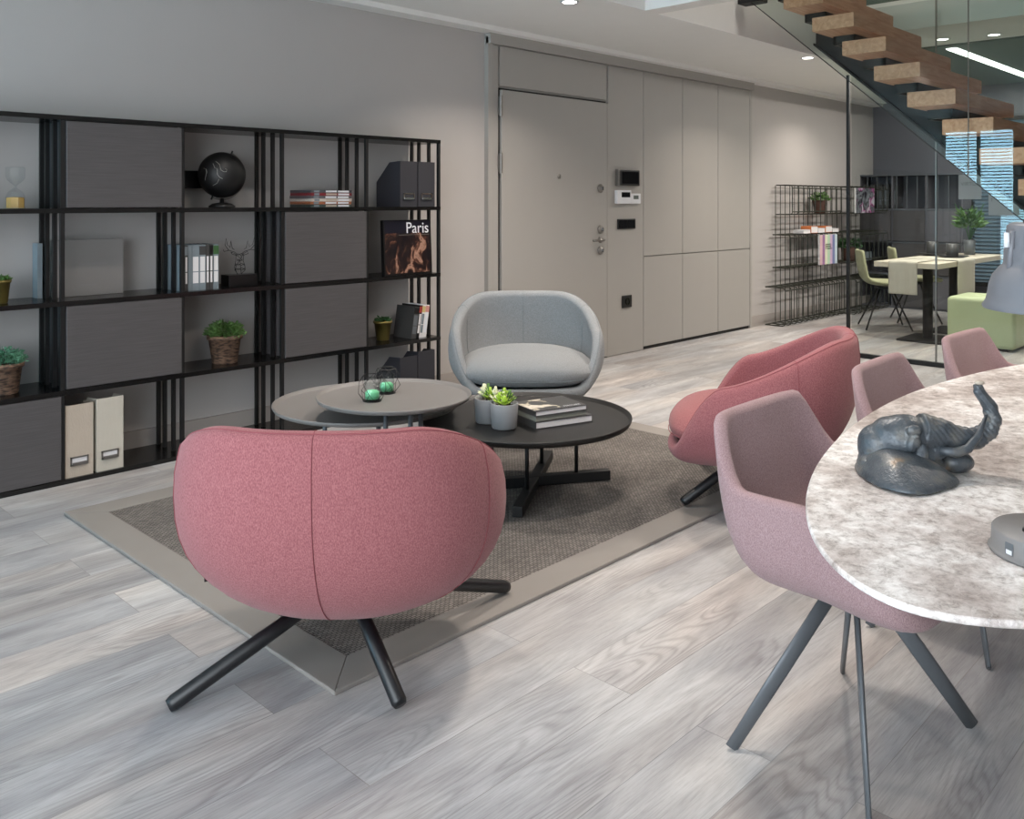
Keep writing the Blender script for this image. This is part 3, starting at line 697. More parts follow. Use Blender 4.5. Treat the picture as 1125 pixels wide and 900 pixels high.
# wire deer
r = root('wire_deer_head', 'black wire deer head sculpture on a black block', 'sculpture', (2.45, 4.45, .843))
obj('block', boxbm(-.085, .085, -.045, .045, 0, .062), M['black'], r, bevel=.002)
bm = bmesh.new()
tw = .0016
for s in (-1, 1):
    tube(bm, [(s * .01, 0, .062), (s * .03, -.01, .085), (s * .026, -.012, .11), (s * .012, -.02, .135), (s * .008, -.03, .15), (s * .02, -.01, .165), (s * .028, 0, .176)], tw, 5)
    tube(bm, [(s * .012, 0, .062), (s * .018, .02, .1), (s * .012, .016, .14), (s * .02, .0, .165)], tw, 5)
    tube(bm, [(s * .028, 0, .176), (s * .05, 0, .185), (s * .048, -.01, .174), (s * .02, -.01, .165)], tw, 5)     # ear
    tube(bm, [(s * .012, 0, .172), (s * .03, 0, .185), (s * .065, -.005, .195), (s * .09, -.01, .225), (s * .084, -.01, .26), (s * .076, -.01, .225), (s * .058, -.005, .21), (s * .05, 0, .245), (s * .042, 0, .205), (s * .03, 0, .198)], tw, 5)
    tube(bm, [(s * .065, -.005, .195), (s * .095, -.01, .19), (s * .1, -.01, .2)], tw, 5)
for z_, a_ in ((.085, .03), (.11, .026), (.135, .014), (.165, .02)):
    tube(bm, [(a_ * math.cos(k * PI / 4), a_ * .7 * math.sin(k * PI / 4) - .005, z_ + (.01 if k % 2 else 0)) for k in range(8)], tw, 5, closed=True)
tube(bm, [(0, -.03, .15), (0, -.01, .17), (0, .01, .172)], tw, 5)
obj('wire_head', bm, M['black'], r)

# magazine stack, fourth column top
mc = [((60, 70, 66)), ((150, 90, 60)), ((196, 186, 176)), ((92, 88, 92)), ((120, 40, 46)), ((70, 72, 76))]
z = 1.27
for k in range(6):
    t = .016
    cm = mat('magazine_cover', mc[k], .4, var=.5, vscale=14, stretch=(1, 8, 8))
    r = book_flat('magazine', ('lowest', 'second lowest', 'third from bottom', 'fourth from bottom', 'second from top', 'topmost')[k] + ' magazine in the stack on the fourth column top shelf', (2.855 + random.uniform(-.004, .004), 4.37, z), 0, .285, .22, t, cm, 'magazines stacked flat on the top shelf', cat='magazine')
    obj('spine', boxbm(.0, .283, -.002, .0, .0005, t - .0005), cm, r)
    obj('spine_label', boxbm(.10 , .175, -.0026, -.002, .003, t - .003), M['white'] if k % 2 else M['beige'], r)
    obj('spine_label', boxbm(.185, .262, -.0026, -.002, .003, t - .003), M['white'], r)
    obj('spine_band', boxbm(.02, .055, -.0026, -.002, .002, t - .002), M['bluegrey'], r)
    z += t + .0008

# Paris book, fifth column
pm = cover_mat('night_street_cover', [(.3, (14, 12, 18)), (.5, (38, 26, 26)), (.58, (92, 60, 48)), (.66, (170, 132, 112)), (.74, (60, 44, 48))], (16, 16, 9), 5, dist=1.5)
r = root('city_photo_book', 'dark Paris photo book facing out on the right shelf', 'book', (3.365, 4.345, .843)); r.rotation_euler = (-.05, 0, 0)
obj('cover', boxbm(0, .385, 0, .03, .0, .345), M['black'], r, bevel=.002)
obj('cover_photo', boxbm(.012, .373, -.0008, 0, .012, .262), pm, r)
obj('sky_area', boxbm(.012, .373, -.0006, 0, .262, .338), mat('night_sky_print', (16, 16, 30), .35), r)
o = text('title', 'Paris', .098, (.365, -.002, .262), (PI / 2, 0, 0), M['white'], r, 'RIGHT')
obj('title_rule', boxbm(.12, .365, -.0012, 0, .25, .2515), M['silverline'], r)
# leaning books in the fifth column (row 1)
lm_ = [(.04, M['coverdark'], M['greymetal'], M['black'], 'thick dark book with grey panel, leftmost of the leaning books'), (.022, M['black'], M['paper'], mat('red_band', (150, 56, 48), .5), 'black book with red top band among the leaning books'),
       (.026, M['paper'], M['bluegrey'], mat('yellow_band', (196, 176, 120), .5), 'white book with pale yellow top among the leaning books'), (.03, M['paper'], M['white'], mat('rose_band', (200, 140, 130), .5), 'white book with pink top, rightmost of the leaning books')]
x = 3.585
for t, c, a, b, lb in lm_:
    book_standing('leaning_book', lb, x, 4.36, .433, t, .18, .205 if t > .035 else .21, c, lean=.16, group='books leaning on the lower right shelf', label_m=a, top_m=b); x += t * 1.02 + .001

# ================================================================ RUG
r = root('area_rug', 'large woven grey brown rug with a plain fabric border', 'rug', (1.35, 1.955, 0))
obj('weave', boxbm(.1, 2.77, .1, 1.842, 0.0005, .011), M['rug'], r)
bm = bmesh.new()
W_, D_ = 2.87, 1.942; b_ = .13
def quad(bm, pts, z0, z1):
    A = [bm.verts.new((p[0], p[1], z0)) for p in pts]; B = [bm.verts.new((p[0], p[1], z1)) for p in pts]
    bm.faces.new(A); bm.faces.new(B)
    for i in range(4): bm.faces.new((A[i], A[(i + 1) % 4], B[(i + 1) % 4], B[i]))
for side in ([(0, 0), (W_, 0), (W_ - b_, b_), (b_, b_)], [(W_, 0), (W_, D_), (W_ - b_, D_ - b_), (W_ - b_, b_)], [(W_, D_), (0, D_), (b_, D_ - b_), (W_ - b_, D_ - b_)], [(0, D_), (0, 0), (b_, b_), (b_, D_ - b_)]):
    bm = bmesh.new(); quad(bm, side, 0.0003, .0135); obj('border', bm, M['rugborder'], r, bevel=.003)

# ================================================================ CHAIRS
def sstep(a, b, x):
    t = max(0, min(1, (x - a) / (b - a))); return t * t * (3 - 2 * t)
def tub(bm, zb, zr, R, T, zin, e=2.3, amax=PI / 2, nth=72, nout=14, nin=12, rimn=6, lean=None, yoff=0):
    """closed upholstered shell; theta=0 is the back (+y). zr(theta) rim height, R(theta)->(radius) outer rim radius"""
    rings = []
    for i in range(nth):
        th = -PI + 2 * PI * i / nth
        h = zr(th); r_ = R(th); t_ = T(th) if callable(T) else T
        prof = []
        am = PI / 2 + (amax - PI / 2) * sstep(.30, .62, h)
        def cc(a): c = math.cos(a); return math.copysign(abs(c) ** (2 / e), c)
        den = 1 - cc(am)
        for k in range(1, nout + 1):
            a = am * k / nout
            prof.append((r_ * math.sin(a) ** (2 / e), zb + (h - t_ / 2 - zb) * (1 - cc(a)) / den))
        rr0 = r_ * math.sin(am) ** (2 / e)
        for k in range(1, rimn):
            a = PI * k / rimn
            prof.append((rr0 - t_ / 2 + t_ / 2 * math.cos(a), h - t_ / 2 + t_ / 2 * math.sin(a)))
        hi = min(zin(th) if callable(zin) else zin, h - t_ / 2 - .002)
        for k in range(0, nin + 1):
            a = am * (1 - k / nin); c = math.cos(a); ca = math.copysign(abs(c) ** (2 / 3.2), c); cm = math.cos(am); dn = 1 - math.copysign(abs(cm) ** (2 / 3.2), cm)
            rr = (rr0 / math.sin(am) ** (2 / 3.2) - t_) * math.sin(a) ** (2 / 3.2) if k < nin else 0
            if k == 0: rr = rr0 - t_
            prof.append((rr, hi + (h - t_ / 2 - hi) * (1 - ca) / dn if k < nin else hi))
        ring = []
        for rr, z in prof:
            dy = lean(th, z) if lean else 0
            ring.append((rr * math.sin(th), rr * math.cos(th) + dy + yoff, z))
        rings.append(ring)
    n = len(rings[0]); V = [[bm.verts.new(p) for p in ring[:-1]] for ring in rings]
    c0 = bm.verts.new((0, yoff, zb)); c1 = bm.verts.new((0, yoff, sum(r[-1][2] for r in rings) / nth))
    for i in range(nth):
        A, B = V[i], V[(i + 1) % nth]
        bm.faces.new((c0, A[0], B[0])); bm.faces.new((A[-1], c1, B[-1]))
        for k in range(n - 2): bm.faces.new((A[k], A[k + 1], B[k + 1], B[k]))
    return rings
def seam_pts(rings, i, a, b, off=.0015):
    return [Vector(p) + Vector((p[0], p[1], 0)).normalized() * off for p in rings[i % len(rings)][a:b]]

def elr(a, b_back, b_front, n=2.4):
    def f(th):
        s, c = abs(math.sin(th)), math.cos(th); b = b_back if c > 0 else b_front
        return 1 / ((s / a) ** n + (abs(c) / b) ** n) ** (1 / n)
    return f
def lounge(label, loc, rz, fm, sm, seatm, feet=None, group=None, tagged=False):
    r = root('lounge_chair', label, 'armchair', loc, rz, group)
    zr = lambda th: .285 + .27 * (1 - sstep(1.75, 2.4, abs(th))) + .188 * (1 - sstep(.58, 1.9, abs(th)))
    bm = bmesh.new()
    rings = tub(bm, .172, zr, elr(.445, .40, .36), lambda th: .07 - .02 * sstep(1.2, 2.3, abs(th)), .245, e=2.35, amax=math.radians(105), nth=96, lean=lambda th, z: .05 * (z - .25) * max(0, math.cos(th)))
    obj('shell', bm, fm, r, True)
    # seams: back centre (double stitched), two sides, and the piping round the rim
    def seam(i, a=2, b=None, off=.001, rad=.0015):
        bm = bmesh.new(); tube(bm, seam_pts(rings, i, a, b or 20, off), rad, 5); obj('seam', bm, sm, r, True)
    n = 96
    for i in (n // 2, ): seam(i, 1, 30)
    for k in (-17, 17): seam(n // 2 + k, 1, 30)
    bm = bmesh.new(); pts = []
    for i in range(14, n - 13):
        p = Vector(rings[i][15]); pts.append(p + Vector((p.x, p.y, .5)).normalized() * .0005)
    tube(bm, pts, .0016, 6); obj('piping', bm, sm, r, True)
    for i in (n // 2 - 17, n // 2, n // 2 + 17):
        bm = bmesh.new(); tube(bm, seam_pts(rings, i, 20, 29, -.001), .0015, 5); obj('seam', bm, sm, r, True)
    # seat cushion
    bm = bmesh.new(); N = 60; rows = []
    for k in range(0, 17):
        a = -PI / 2 + PI * k / 16; row = []
        for i in range(N):
            th = 2 * PI * i / N; cs, sn = math.cos(th), math.sin(th)
            ca = abs(math.cos(a)) ** .55
            x = .388 * ca * math.copysign(abs(cs) ** .72, cs); y = .325 * ca * math.copysign(abs(sn) ** .72, sn)
            z = .362 + .088 * math.copysign(abs(math.sin(a)) ** .8, math.sin(a)) - .02 * (x / .34) ** 2 * (1 if a > 0 else 0) + (.012 * y / .34)
            row.append(bm.verts.new((x, y - .028, z)))
        rows.append(row)
    for A, B in zip(rows, rows[1:]):
        for i in range(N): bm.faces.new((A[i], A[(i + 1) % N], B[(i + 1) % N], B[i]))
    bmesh.ops.remove_doubles(bm, verts=bm.verts, dist=.0005)
    obj('seat_cushion', bm, seatm, r, True)
    bm = bmesh.new(); tube(bm, [(.389 * math.copysign(abs(math.cos(t)) ** .72, math.cos(t)), .326 * math.copysign(abs(math.sin(t)) ** .72, math.sin(t)) - .028, .335 + .012 * math.sin(t)) for t in [2 * PI * k / 60 for k in range(60)]], .0018, 5, closed=True)
    obj('seat_piping', bm, sm, r, True)
    bm = bmesh.new(); lathe(bm, [(0, 0), (.06, 0), (.07, .012), (.06, .03), (0, .03)], 28, (0, 0, .162)); obj('hub', bm, M['blackmetal'], r, True)
    c_, s_ = math.cos(-rz), math.sin(-rz)
    for wx, wy in feet:
        dx, dy = wx - loc[0], wy - loc[1]; fx, fy = dx * c_ - dy * s_, dx * s_ + dy * c_
        on_rug = 1.35 < wx < 4.22 and 1.955 < wy < 3.897
        f = Vector((fx, fy, .017 if on_rug else .0045)); h = Vector((fx * .14, fy * .14, .20))
        d_ = (f - h); e1 = f + d_.normalized() * .0
        bm = bmesh.new(); tube(bm, [h, h.lerp(e1, .5), h.lerp(e1, .97), e1], [.018, .0205, .0205, .0165], 16); obj('leg', bm, M['blackwood'], r, True)
    if tagged:
        q = Vector(rings[n // 2 + 19][6]); bm = bmesh.new(); tube(bm, [q + Vector((-.006, -.006, 0)), q + Vector((.006, .006, .0))], .016, 4, flat=(1, .12)); obj('fabric_tag', bm, M['black'], r)
    return r
lounge('rose pink tub lounge chair seen from behind at the front rug corner', (1.465, 2.06, .0135), math.radians(43 + 90), M['pink'], M['pinkseam'], M['pinkdark'],
       feet=((1.012, 2.195), (1.425, 1.775), (2.09, 2.045), (1.706, 2.49)), tagged=True, group='rose pink lounge chairs')
lounge('rose pink tub lounge chair seen from the side near the dining chairs', (3.47, 1.90, .0135), math.radians(112 + 90), M['pink'], M['pinkseam'], M['pinkdark'],
       feet=((3.193, 2.088), (3.80, 2.37), (3.82, 1.66), (3.15, 1.52)), group='rose pink lounge chairs')
lounge('light grey tub lounge chair facing out in front of the entrance door', (3.70, 3.47, .0135), math.radians(226 + 90), M['grey'], M['greyseam'], M['grey'],
       feet=((3.42, 3.12), (3.38, 3.55), (3.98, 3.80), (4.05, 3.30)))

def dining(label, loc, rz):
    r = root('dining_chair', label, 'chair', loc, rz, 'mauve dining chairs along the marble table')
    def zr(th):
        t = abs(th)
        return .445 + .185 * (1 - sstep(1.55, 2.5, t)) + .150 * (1 - sstep(.74, 1.10, t))
    bm = bmesh.new()
    tub(bm, .382, zr, elr(.286, .235, .25, 4.8), lambda th: .036, .415, e=3.6, nth=96, nout=14, lean=lambda th, z: .13 * max(0, z - .44) * max(0, math.cos(th)) ** .5)
    obj('shell', bm, M['mauve'], r, True)
    bm = bmesh.new(); lathe(bm, [(0, 0), (.075, 0), (.08, .01), (0, .02)], 20, (0, 0, .352)); obj('hub', bm, M['greymetal'], r, True)
    for fx, fy in ((-.245, .19), (.25, -.193), (-.271, -.148), (.28, .15)):
            bm = bmesh.new(); rad = Vector((fx, fy, 0)).normalized()
            a = Vector((fx * .17, fy * .17, .362)); b = Vector((fx, fy, .004)); d_ = (b - a).normalized()
            up = rad - d_ * rad.dot(d_)
            tube(bm, [a, a.lerp(b, .5), b], [.020, .020, .017], 12, flat=(1, .36), up=up)
            obj('leg', bm, M['greymetal'], r, True)
    return r
c1 = dining('mauve upholstered dining chair nearest the camera at the marble table end', (2.12, .90, 0), 0)
dup(c1, (2.96, .92, 0), math.radians(2), 'second mauve dining chair along the table, behind the elephant sculpture')
dup(c1, (3.80, .92, 0), math.radians(-2), 'third mauve dining chair along the table, in front of the green pouf')

# ================================================================ COFFEE TABLES
def tray_prof(R, zt, lip=.018, t=.012):
    return [(0, zt - t), (R - .03, zt - t), (R - .008, zt - t + .006), (R, zt + lip - .004), (R - .001, zt + lip), (R - .004, zt + lip), (R - .012, zt + .002), (R - .02, zt), (0, zt)]
r = root('black_coffee_table', 'low round black tray coffee table on crossed black base', 'coffee table', (2.878, 2.70, .0115))
bm = bmesh.new(); lathe(bm, tray_prof(.47, .325), 72); obj('tray_top', bm, M['blacktray'], r, True)
for a, hl in ((math.radians(33), .42), (math.radians(-31), .36)):
    z0 = 0 if hl > .4 else .001
    bm = bmesh.new(); box(bm, -hl, hl, -.022, .022, z0, .045 + z0)
    bmesh.ops.rotate(bm, verts=bm.verts, cent=(0, 0, 0), matrix=Matrix.Rotation(a, 3, 'Z')); bmesh.ops.translate(bm, verts=bm.verts, vec=(.09, .03, 0))
    obj('base_bar', bm, M['blackmetal'], r, bevel=.003)
    for s in (-1, 1):
        x, y = .09 + s * .20 * math.cos(a), .03 + s * .20 * math.sin(a)
        bm = bmesh.new(); tube(bm, [(x, y, .04), (x, y, .314)], .009, 12); obj('leg', bm, M['blackmetal'], r, True)
def grey_table(label, loc, R, zt, legs, bc_, br_):
    r = root('grey_coffee_table', label, 'coffee table', loc)
    bm = bmesh.new(); lathe(bm, tray_prof(R, zt, .014, .01), 72); obj('tray_top', bm, M['tray'], r, True)
    for x, y in legs:
        bm = bmesh.new(); tube(bm, [(x, y, .0), (x, y, zt - .01)], .010, 12); obj('leg', bm, M['greymetal'], r, True)
    bm = bmesh.new(); lathe(bm, [(0, 0), (br_, 0), (br_, .008), (0, .008)], 40, (bc_[0], bc_[1], 0)); obj('base_plate', bm, M['greymetal'], r)
    return r
grey_table('lower wide grey tray coffee table partly under the other grey one', (2.43, 3.265, .0115), .42, .375, [(.16 * math.cos(a), .16 * math.sin(a) + .05) for a in (.4, 2.5, 4.6)], (0, .05), .19)
grey_table('upper grey tray coffee table holding the two candle cages', (2.375, 3.0, .0115), .33, .455, [(-.155, -.14), (-.075, -.20), (-.005, -.18)], (-.08, -.175), .10)

# candle cages
def candle(label, loc, rz):
    r = root('candle_holder', label, 'candle holder', loc, rz, 'wire cage candle holders')
    bm = bmesh.new(); tiers = [(.038, 0, 6, 0), (.06, .035, 6, .5), (.056, .075, 6, 0), (.042, .105, 6, .5)]; rg = []
    for R, z, n, o in tiers: rg.append([(R * math.cos((k + o) * PI / 3), R * math.sin((k + o) * PI / 3), z + .002) for k in range(6)])
    for g in (rg[0], rg[3]): tube(bm, g, .0015, 5, closed=True)
    for A, B, s in ((rg[0], rg[1], 0), (rg[1], rg[2], 0), (rg[2], rg[3], 0)):
        for k in range(6):
            tube(bm, [A[k], B[k]], .0011, 5)
            if (A is rg[1]): continue
            tube(bm, [A[(k + 1) % 6], B[k]], .0009, 5)
    obj('wire_cage', bm, M['blackmetal'], r)
    bm = bmesh.new(); lathe(bm, [(0, .004), (.031, .004), (.033, .008), (.034, .085), (.032, .085), (.031, .01), (0, .008)], 28); obj('glass_cup', bm, M['tumbler'], r, True)
    bm = bmesh.new(); lathe(bm, [(0, .01), (.029, .01), (.0295, .036), (.022, .044), (0, .046)], 24); obj('candle', bm, M['candle'], r, True)
    bm = bmesh.new(); lathe(bm, [(0, 0), (.039, 0), (.039, .004), (0, .004)], 24); obj('base_disc', bm, M['blackmetal'], r)
    return r
cz = .0115 + .455
q = candle('wire cage candle holder with mint candle, nearer of the two', (2.262, 3.005, cz), .2)
dup(q, (2.40, 3.085, cz), .7, 'wire cage candle holder with mint candle, farther of the two')

# pots with succulents
bz = .0115 + .3255
def succulent(label, loc, seed, leafy):
    r = root('succulent_pot', label, 'potted plant', loc, 0, 'grey pots on the black coffee table')
    bm = bmesh.new(); lathe(bm, [(0, 0), (.050, 0), (.054, .005), (.060, .105), (.0595, .107), (.056, .107), (.054, .09), (0, .09)], 36); obj('pot', bm, M['pot'], r, True)
    bm = bmesh.new(); lathe(bm, [(0, .0), (.0535, 0), (0, .008)], 20, (0, 0, .0905)); obj('soil', bm, M['soil'], r)
    rnd = random.Random(seed)
    for j in range(leafy):
        a = rnd.uniform(0, 2 * PI); q_ = rnd.uniform(.0, .045) if j else 0; c = Vector((q_ * math.cos(a), q_ * math.sin(a), .094))
        bm = bmesh.new(); hh = rnd.uniform(.02, .05)
        for lv in range(3):
            for k in range(7):
                b = 2 * PI * k / 7 + lv * .4; o_ = .75 - lv * .3; L = .040 - lv * .006
                d_ = Vector((math.cos(b) * o_, math.sin(b) * o_, 1 - o_ * .6)).normalized()
                p = c + Vector((0, 0, hh * (lv + 1) / 3)); tube(bm, [p, p + d_ * L * .5, p + d_ * L], [.002, .0075, .001], 6, flat=(.4, 1))
        tube(bm, [c, c + Vector((0, 0, hh))], .003, 6)
        obj('rosette', bm, M['leafcream'] if j % 5 == 2 else (M['leaflime'] if j % 2 else M['leaf']), r, True)
    return r
succulent('grey pot with lime succulents, front one on the black table', (2.695, 2.655, bz), 11, 13)
succulent('grey pot with small succulents, rear left one on the black table', (2.715, 2.775, bz), 12, 9)

# books on the black table
ang = math.atan2(2.453 - 2.541, 3.042 - 2.76)
b3 = book_flat('art_book', 'lowest art book with white pages on the black coffee table', (2.765, 2.538, bz), ang, .29, .21, .030, M['coverdark'], 'art books stacked on the black table')
u = Vector((math.cos(ang), math.sin(ang))); v = Vector((-math.sin(ang), math.cos(ang)))
def off(a, b, z): return (2.765 + u.x * a + v.x * b, 2.538 + u.y * a + v.y * b, z)
b2 = book_flat('art_book', 'thin grey green book in the middle of the coffee table stack', off(.005, .008, bz + .0305), ang + .03, .265, .20, .021, M['greypaper'], 'art books stacked on the black table', pages=M['greypaper'])
fl = cover_mat('flower_photo', [(.38, (62, 62, 62)), (.46, (70, 68, 66)), (.5, (200, 190, 170)), (.6, (226, 218, 206)), (.68, (176, 156, 130))], (11, 11, 11), 3, dist=.6)
b1 = book_flat('art_book', 'topmost art book with pale flower photo on charcoal cover', off(.003, .006, bz + .052), ang + .02, .265, .205, .022, M['coverdark'], 'art books stacked on the black table')
obj('flower_photo', boxbm(.004, .14, .02, .195, .022, .0224), fl, b1)
text('cover_title', 'NATURE', .022, (.16, .02, .0222), (0, 0, 0), M['white'], b1, 'LEFT', .0002)

# ================================================================ MARBLE TABLE
r = root('marble_dining_table', 'oval mottled marble dining table at the right', 'dining table', (2.647, .46, 0))
bm = bmesh.new(); N = 160
def oval(d, z):
    pw = 2 / 1.85
    return [bm.verts.new(((1.379 - d) * math.copysign(abs(math.cos(2 * PI * k / N)) ** pw, math.cos(2 * PI * k / N)), (.511 - d) * math.copysign(abs(math.sin(2 * PI * k / N)) ** pw, math.sin(2 * PI * k / N)), z)) for k in range(N)]
L_ = [oval(.06, .708), oval(.02, .722), oval(.003, .728), oval(0, .731), oval(0, .736), oval(.003, .74)]
bm.faces.new(L_[0]); bm.faces.new(L_[-1])
for A, B in zip(L_, L_[1:]):
    for k in range(N): bm.faces.new((A[k], A[(k + 1) % N], B[(k + 1) % N], B[k]))
obj('tabletop', bm, M['marble'], r, True).data.polygons
for p in r.children[0].data.polygons: p.use_smooth = len(p.vertices) == 4
for x in (.15, .95):
    bm = bmesh.new(); lathe(bm, [(0, 0), (.2, 0), (.2, .012), (.05, .02), (.045, .06), (.045, .68), (.14, .70), (.14, .705), (0, .705)], 32, (x, -.22, 0)); obj('pedestal', bm, M['greymetal'], r, True)

# elephant bust
def bake(o):
    bpy.context.view_layer.update()
    me = bpy.data.meshes.new_from_object(o.evaluated_get(bpy.context.evaluated_depsgraph_get()))
    old = o.data; o.modifiers.clear(); o.data = me; bpy.data.meshes.remove(old)
    for p in me.polygons: p.use_smooth = True
em = bpy.data.materials.new('patinated_bronze'); em.use_nodes = True; nt = em.node_tree; b = nt.nodes['Principled BSDF']
geo = nt.nodes.new('ShaderNodeNewGeometry'); tc = nt.nodes.new('ShaderNodeTexCoord'); n = nt.nodes.new('ShaderNodeTexNoise'); n.inputs['Scale'].default_value = 22; n.inputs['Detail'].default_value = 10
nt.links.new(tc.outputs['Object'], n.inputs['Vector'])
rp = ramp(nt, [(.3, lin((54, 60, 66))), (.5, lin((78, 84, 90))), (.64, lin((104, 104, 102))), (.76, lin((146, 124, 102)))]); nt.links.new(n.outputs['Fac'], rp.inputs[0]); nt.links.new(rp.outputs[0], b.inputs['Base Color'])
b.inputs['Metallic'].default_value = .25; b.inputs['Roughness'].default_value = .34
wv = nt.nodes.new('ShaderNodeTexNoise'); wv.inputs['Scale'].default_value = 95; wv.inputs['Detail'].default_value = 4; wv.inputs['Distortion'].default_value = 1.5; nt.links.new(tc.outputs['Object'], wv.inputs['Vector'])
bp = nt.nodes.new('ShaderNodeBump'); bp.inputs['Strength'].default_value = .8; bp.inputs['Distance'].default_value = .002; nt.links.new(wv.outputs['Fac'], bp.inputs['Height']); nt.links.new(bp.outputs[0], b.inputs['Normal'])
el = root('elephant_sculpture', 'dark bronze elephant head sculpture with raised trunk on the marble table', 'sculpture', (1.887, .682, .7405), math.atan2(-.7185, .6955))
bm = bmesh.new()
ell(bm, (-.012, .005, .068), (.062, .045, .052))          # skull
ell(bm, (-.035, .012, .078), (.042, .04, .036))
ell(bm, (.03, -.002, .076), (.05, .032, .034), (.12, 'Y'))          # muzzle root
ell(bm, (-.058, .02, .05), (.042, .042, .048))        # neck
ell(bm, (-.07, .015, .022), (.03, .045, .022))
ell(bm, (.018, -.012, .035), (.036, .026, .036))           # jaw
ell(bm, (.048, -.016, .052), (.022, .018, .018))
ell(bm, (-.02, 0, .02), (.09, .06, .03))
ell(bm, (.100, .012, .020), (.036, .030, .023))             # foot block
ell(bm, (.062, .012, .018), (.03, .024, .021))
tube(bm, [(.02, 0, .086), (.06, .0, .082), (.098, .0, .072), (.135, .0, .072), (.160, .0, .088), (.170, .0, .112), (.164, .0, .136), (.150, 0, .155), (.141, 0, .170), (.140, 0, .184)],
     [.038, .032, .026, .0225, .020, .0175, .015, .0125, .011, .010], 14)
ell(bm, (-.010, -.040, .098), (.016, .01, .012))          # brow
ell(bm, (-.012, -.043, .074), (.012, .008, .02), (.4, 'Y'))          # fold under the eye
ell(bm, (.004, -.04, .05), (.014, .01, .022))
o = obj('head', bm, em, el)
rm = o.modifiers.new('remesh', 'REMESH'); rm.mode = 'VOXEL'; rm.voxel_size = .0026; rm.use_smooth_shade = True
sm_ = o.modifiers.new('smooth', 'SMOOTH'); sm_.iterations = 6; sm_.factor = .5
bake(o)
for v_ in o.data.vertices:
    c = v_.co
    nv = noise.noise(Vector((c.x * 38, c.y * 38, c.z * 38))) * .0016 + noise.noise(Vector((c.x * 90, c.y * 90, c.z * 90))) * .0006
    if c.x > .03 and c.z > .055: nv += .0007 * math.sin((c.x + (c.z - .07) * .8) * 520)
    v_.co = c + v_.normal * nv
# fanned ear lying on the table, nearer side
bm = bmesh.new()
outl = [(-.100, .045), (-.114, .005), (-.117, -.045), (-.110, -.10), (-.088, -.138), (-.05, -.155), (-.01, -.135), (.035, -.105), (.072, -.075), (.062, -.05), (.02, -.035), (-.02, -.02), (-.06, .005), (-.09, .03)]
apex = Vector((-.05, -.015, .052)); nr = 8; rows = []
for k in range(nr + 1):
    t = k / nr; row = []
    for i, (x, y) in enumerate(outl):
        w_ = Vector((x, y, 0)); p = apex.lerp(w_, t); p.z = .05 * (1 - t * t) ** 1.0 + .009 + .0012 * math.sin(i * 1.9) * t
        row.append(p)
    rows.append(row)
T_ = [[bm.verts.new(p) for p in row] for row in rows[1:]]; ta = bm.verts.new(rows[0][0])
B_ = [[bm.verts.new((p.x, p.y, max(0.0, p.z - .010))) for p in row] for row in rows[1:]]
n_ = len(outl)
for i in range(n_):
    j = (i + 1) % n_
    bm.faces.new((ta, T_[0][i], T_[0][j]))
    for k in range(len(T_) - 1):
        bm.faces.new((T_[k][i], T_[k + 1][i], T_[k + 1][j], T_[k][j])); bm.faces.new((B_[k][i], B_[k][j], B_[k + 1][j], B_[k + 1][i]))
    bm.faces.new((T_[-1][i], B_[-1][i], B_[-1][j], T_[-1][j]))
bm.faces.new(B_[0])
o = obj('ear', bm, em, el, True); sb = o.modifiers.new('s', 'SUBSURF'); sb.levels = sb.render_levels = 2
bm = bmesh.new(); tube(bm, [(.045, -.03, .055), (.075, -.036, .052), (.1, -.036, .06), (.125, -.03, .085), (.145, -.022, .125)], [.010, .0105, .0095, .007, .0025], 12); obj('tusk', bm, em, el, True)
bm = bmesh.new(); ell(bm, (-.008, -.0475, .088), (.006, .004, .005)); obj('eye', bm, em, el, True)
bm = bmesh.new(); ell(bm, (.1415, -.002, .187), (.010, .008, .005)); obj('trunk_tip', bm, M['beige'], el, True)

# desk lamp
D = root('desk_lamp', 'large grey dome desk lamp cut by the right picture edge', 'lamp', (1.606, .362, .7405))
bm = bmesh.new(); lathe(bm, [(0, 0), (.089, 0), (.091, .003), (.089, .006), (.0865, .007), (.0855, .034), (.083, .037), (0, .037)], 56); obj('base', bm, M['lampbase'], D, True)
bm = bmesh.new(); lathe(bm, [(0, 0), (.012, 0), (.011, .004), (0, .004)], 20, (-.024, .025, .037)); obj('base_button', bm, M['black'], D, True)
o = obj('base_label', (lambda bm: (tube(bm, [(.0868 * math.cos(a), .0868 * math.sin(a), .019) for a in (math.radians(146), math.radians(151), math.radians(156))], .0095, 4, flat=(1, .05)), bm)[1])(bmesh.new()), M['greymetal'], D)
o = obj('base_label_print', (lambda bm: (tube(bm, [(.0874 * math.cos(a), .0874 * math.sin(a), .014) for a in (math.radians(147.5), math.radians(154.5))], .0035, 4, flat=(1, .05)), bm)[1])(bmesh.new()), M['white'], D)
# head centre relative to base
hx = (1.45 * .7185 + (1172 - 562.5) / 974 * 1.45 * .6955) - 1.606; hy = (1.45 * .6955 - (1172 - 562.5) / 974 * 1.45 * .7185) - .362; hz = 1.123 - .7405
bm = bmesh.new(); tube(bm, [(.02, -.02, .03), (.03, -.03, .30), (hx + .03, hy - .02, hz + .13)], .007, 10); obj('arm', bm, M['lampgrey'], D, True)
sh = bpy.data.objects.new('shade', None)
bm = bmesh.new()
prof = [(.122, 0), (.1235, .004), (.118, .012), (.1155, .024), (.113, .040), (.108, .055), (.098, .068), (.092, .074), (.091, .08), (.091, .098), (.088, .102), (.0875, .125), (.086, .138), (.078, .143), (0, .145), (0, .141), (.076, .139), (.084, .125), (.084, .09), (.094, .066), (.106, .05), (.112, .02), (.12, .002), (.122, 0)]
lathe(bm, prof, 56); 
for v_ in bm.verts: v_.co += Vector((hx, hy, hz))
sh = obj('shade', bm, M['lampgrey'], D, True)
bm = bmesh.new(); q = Vector((-.6955, .7185, 0))
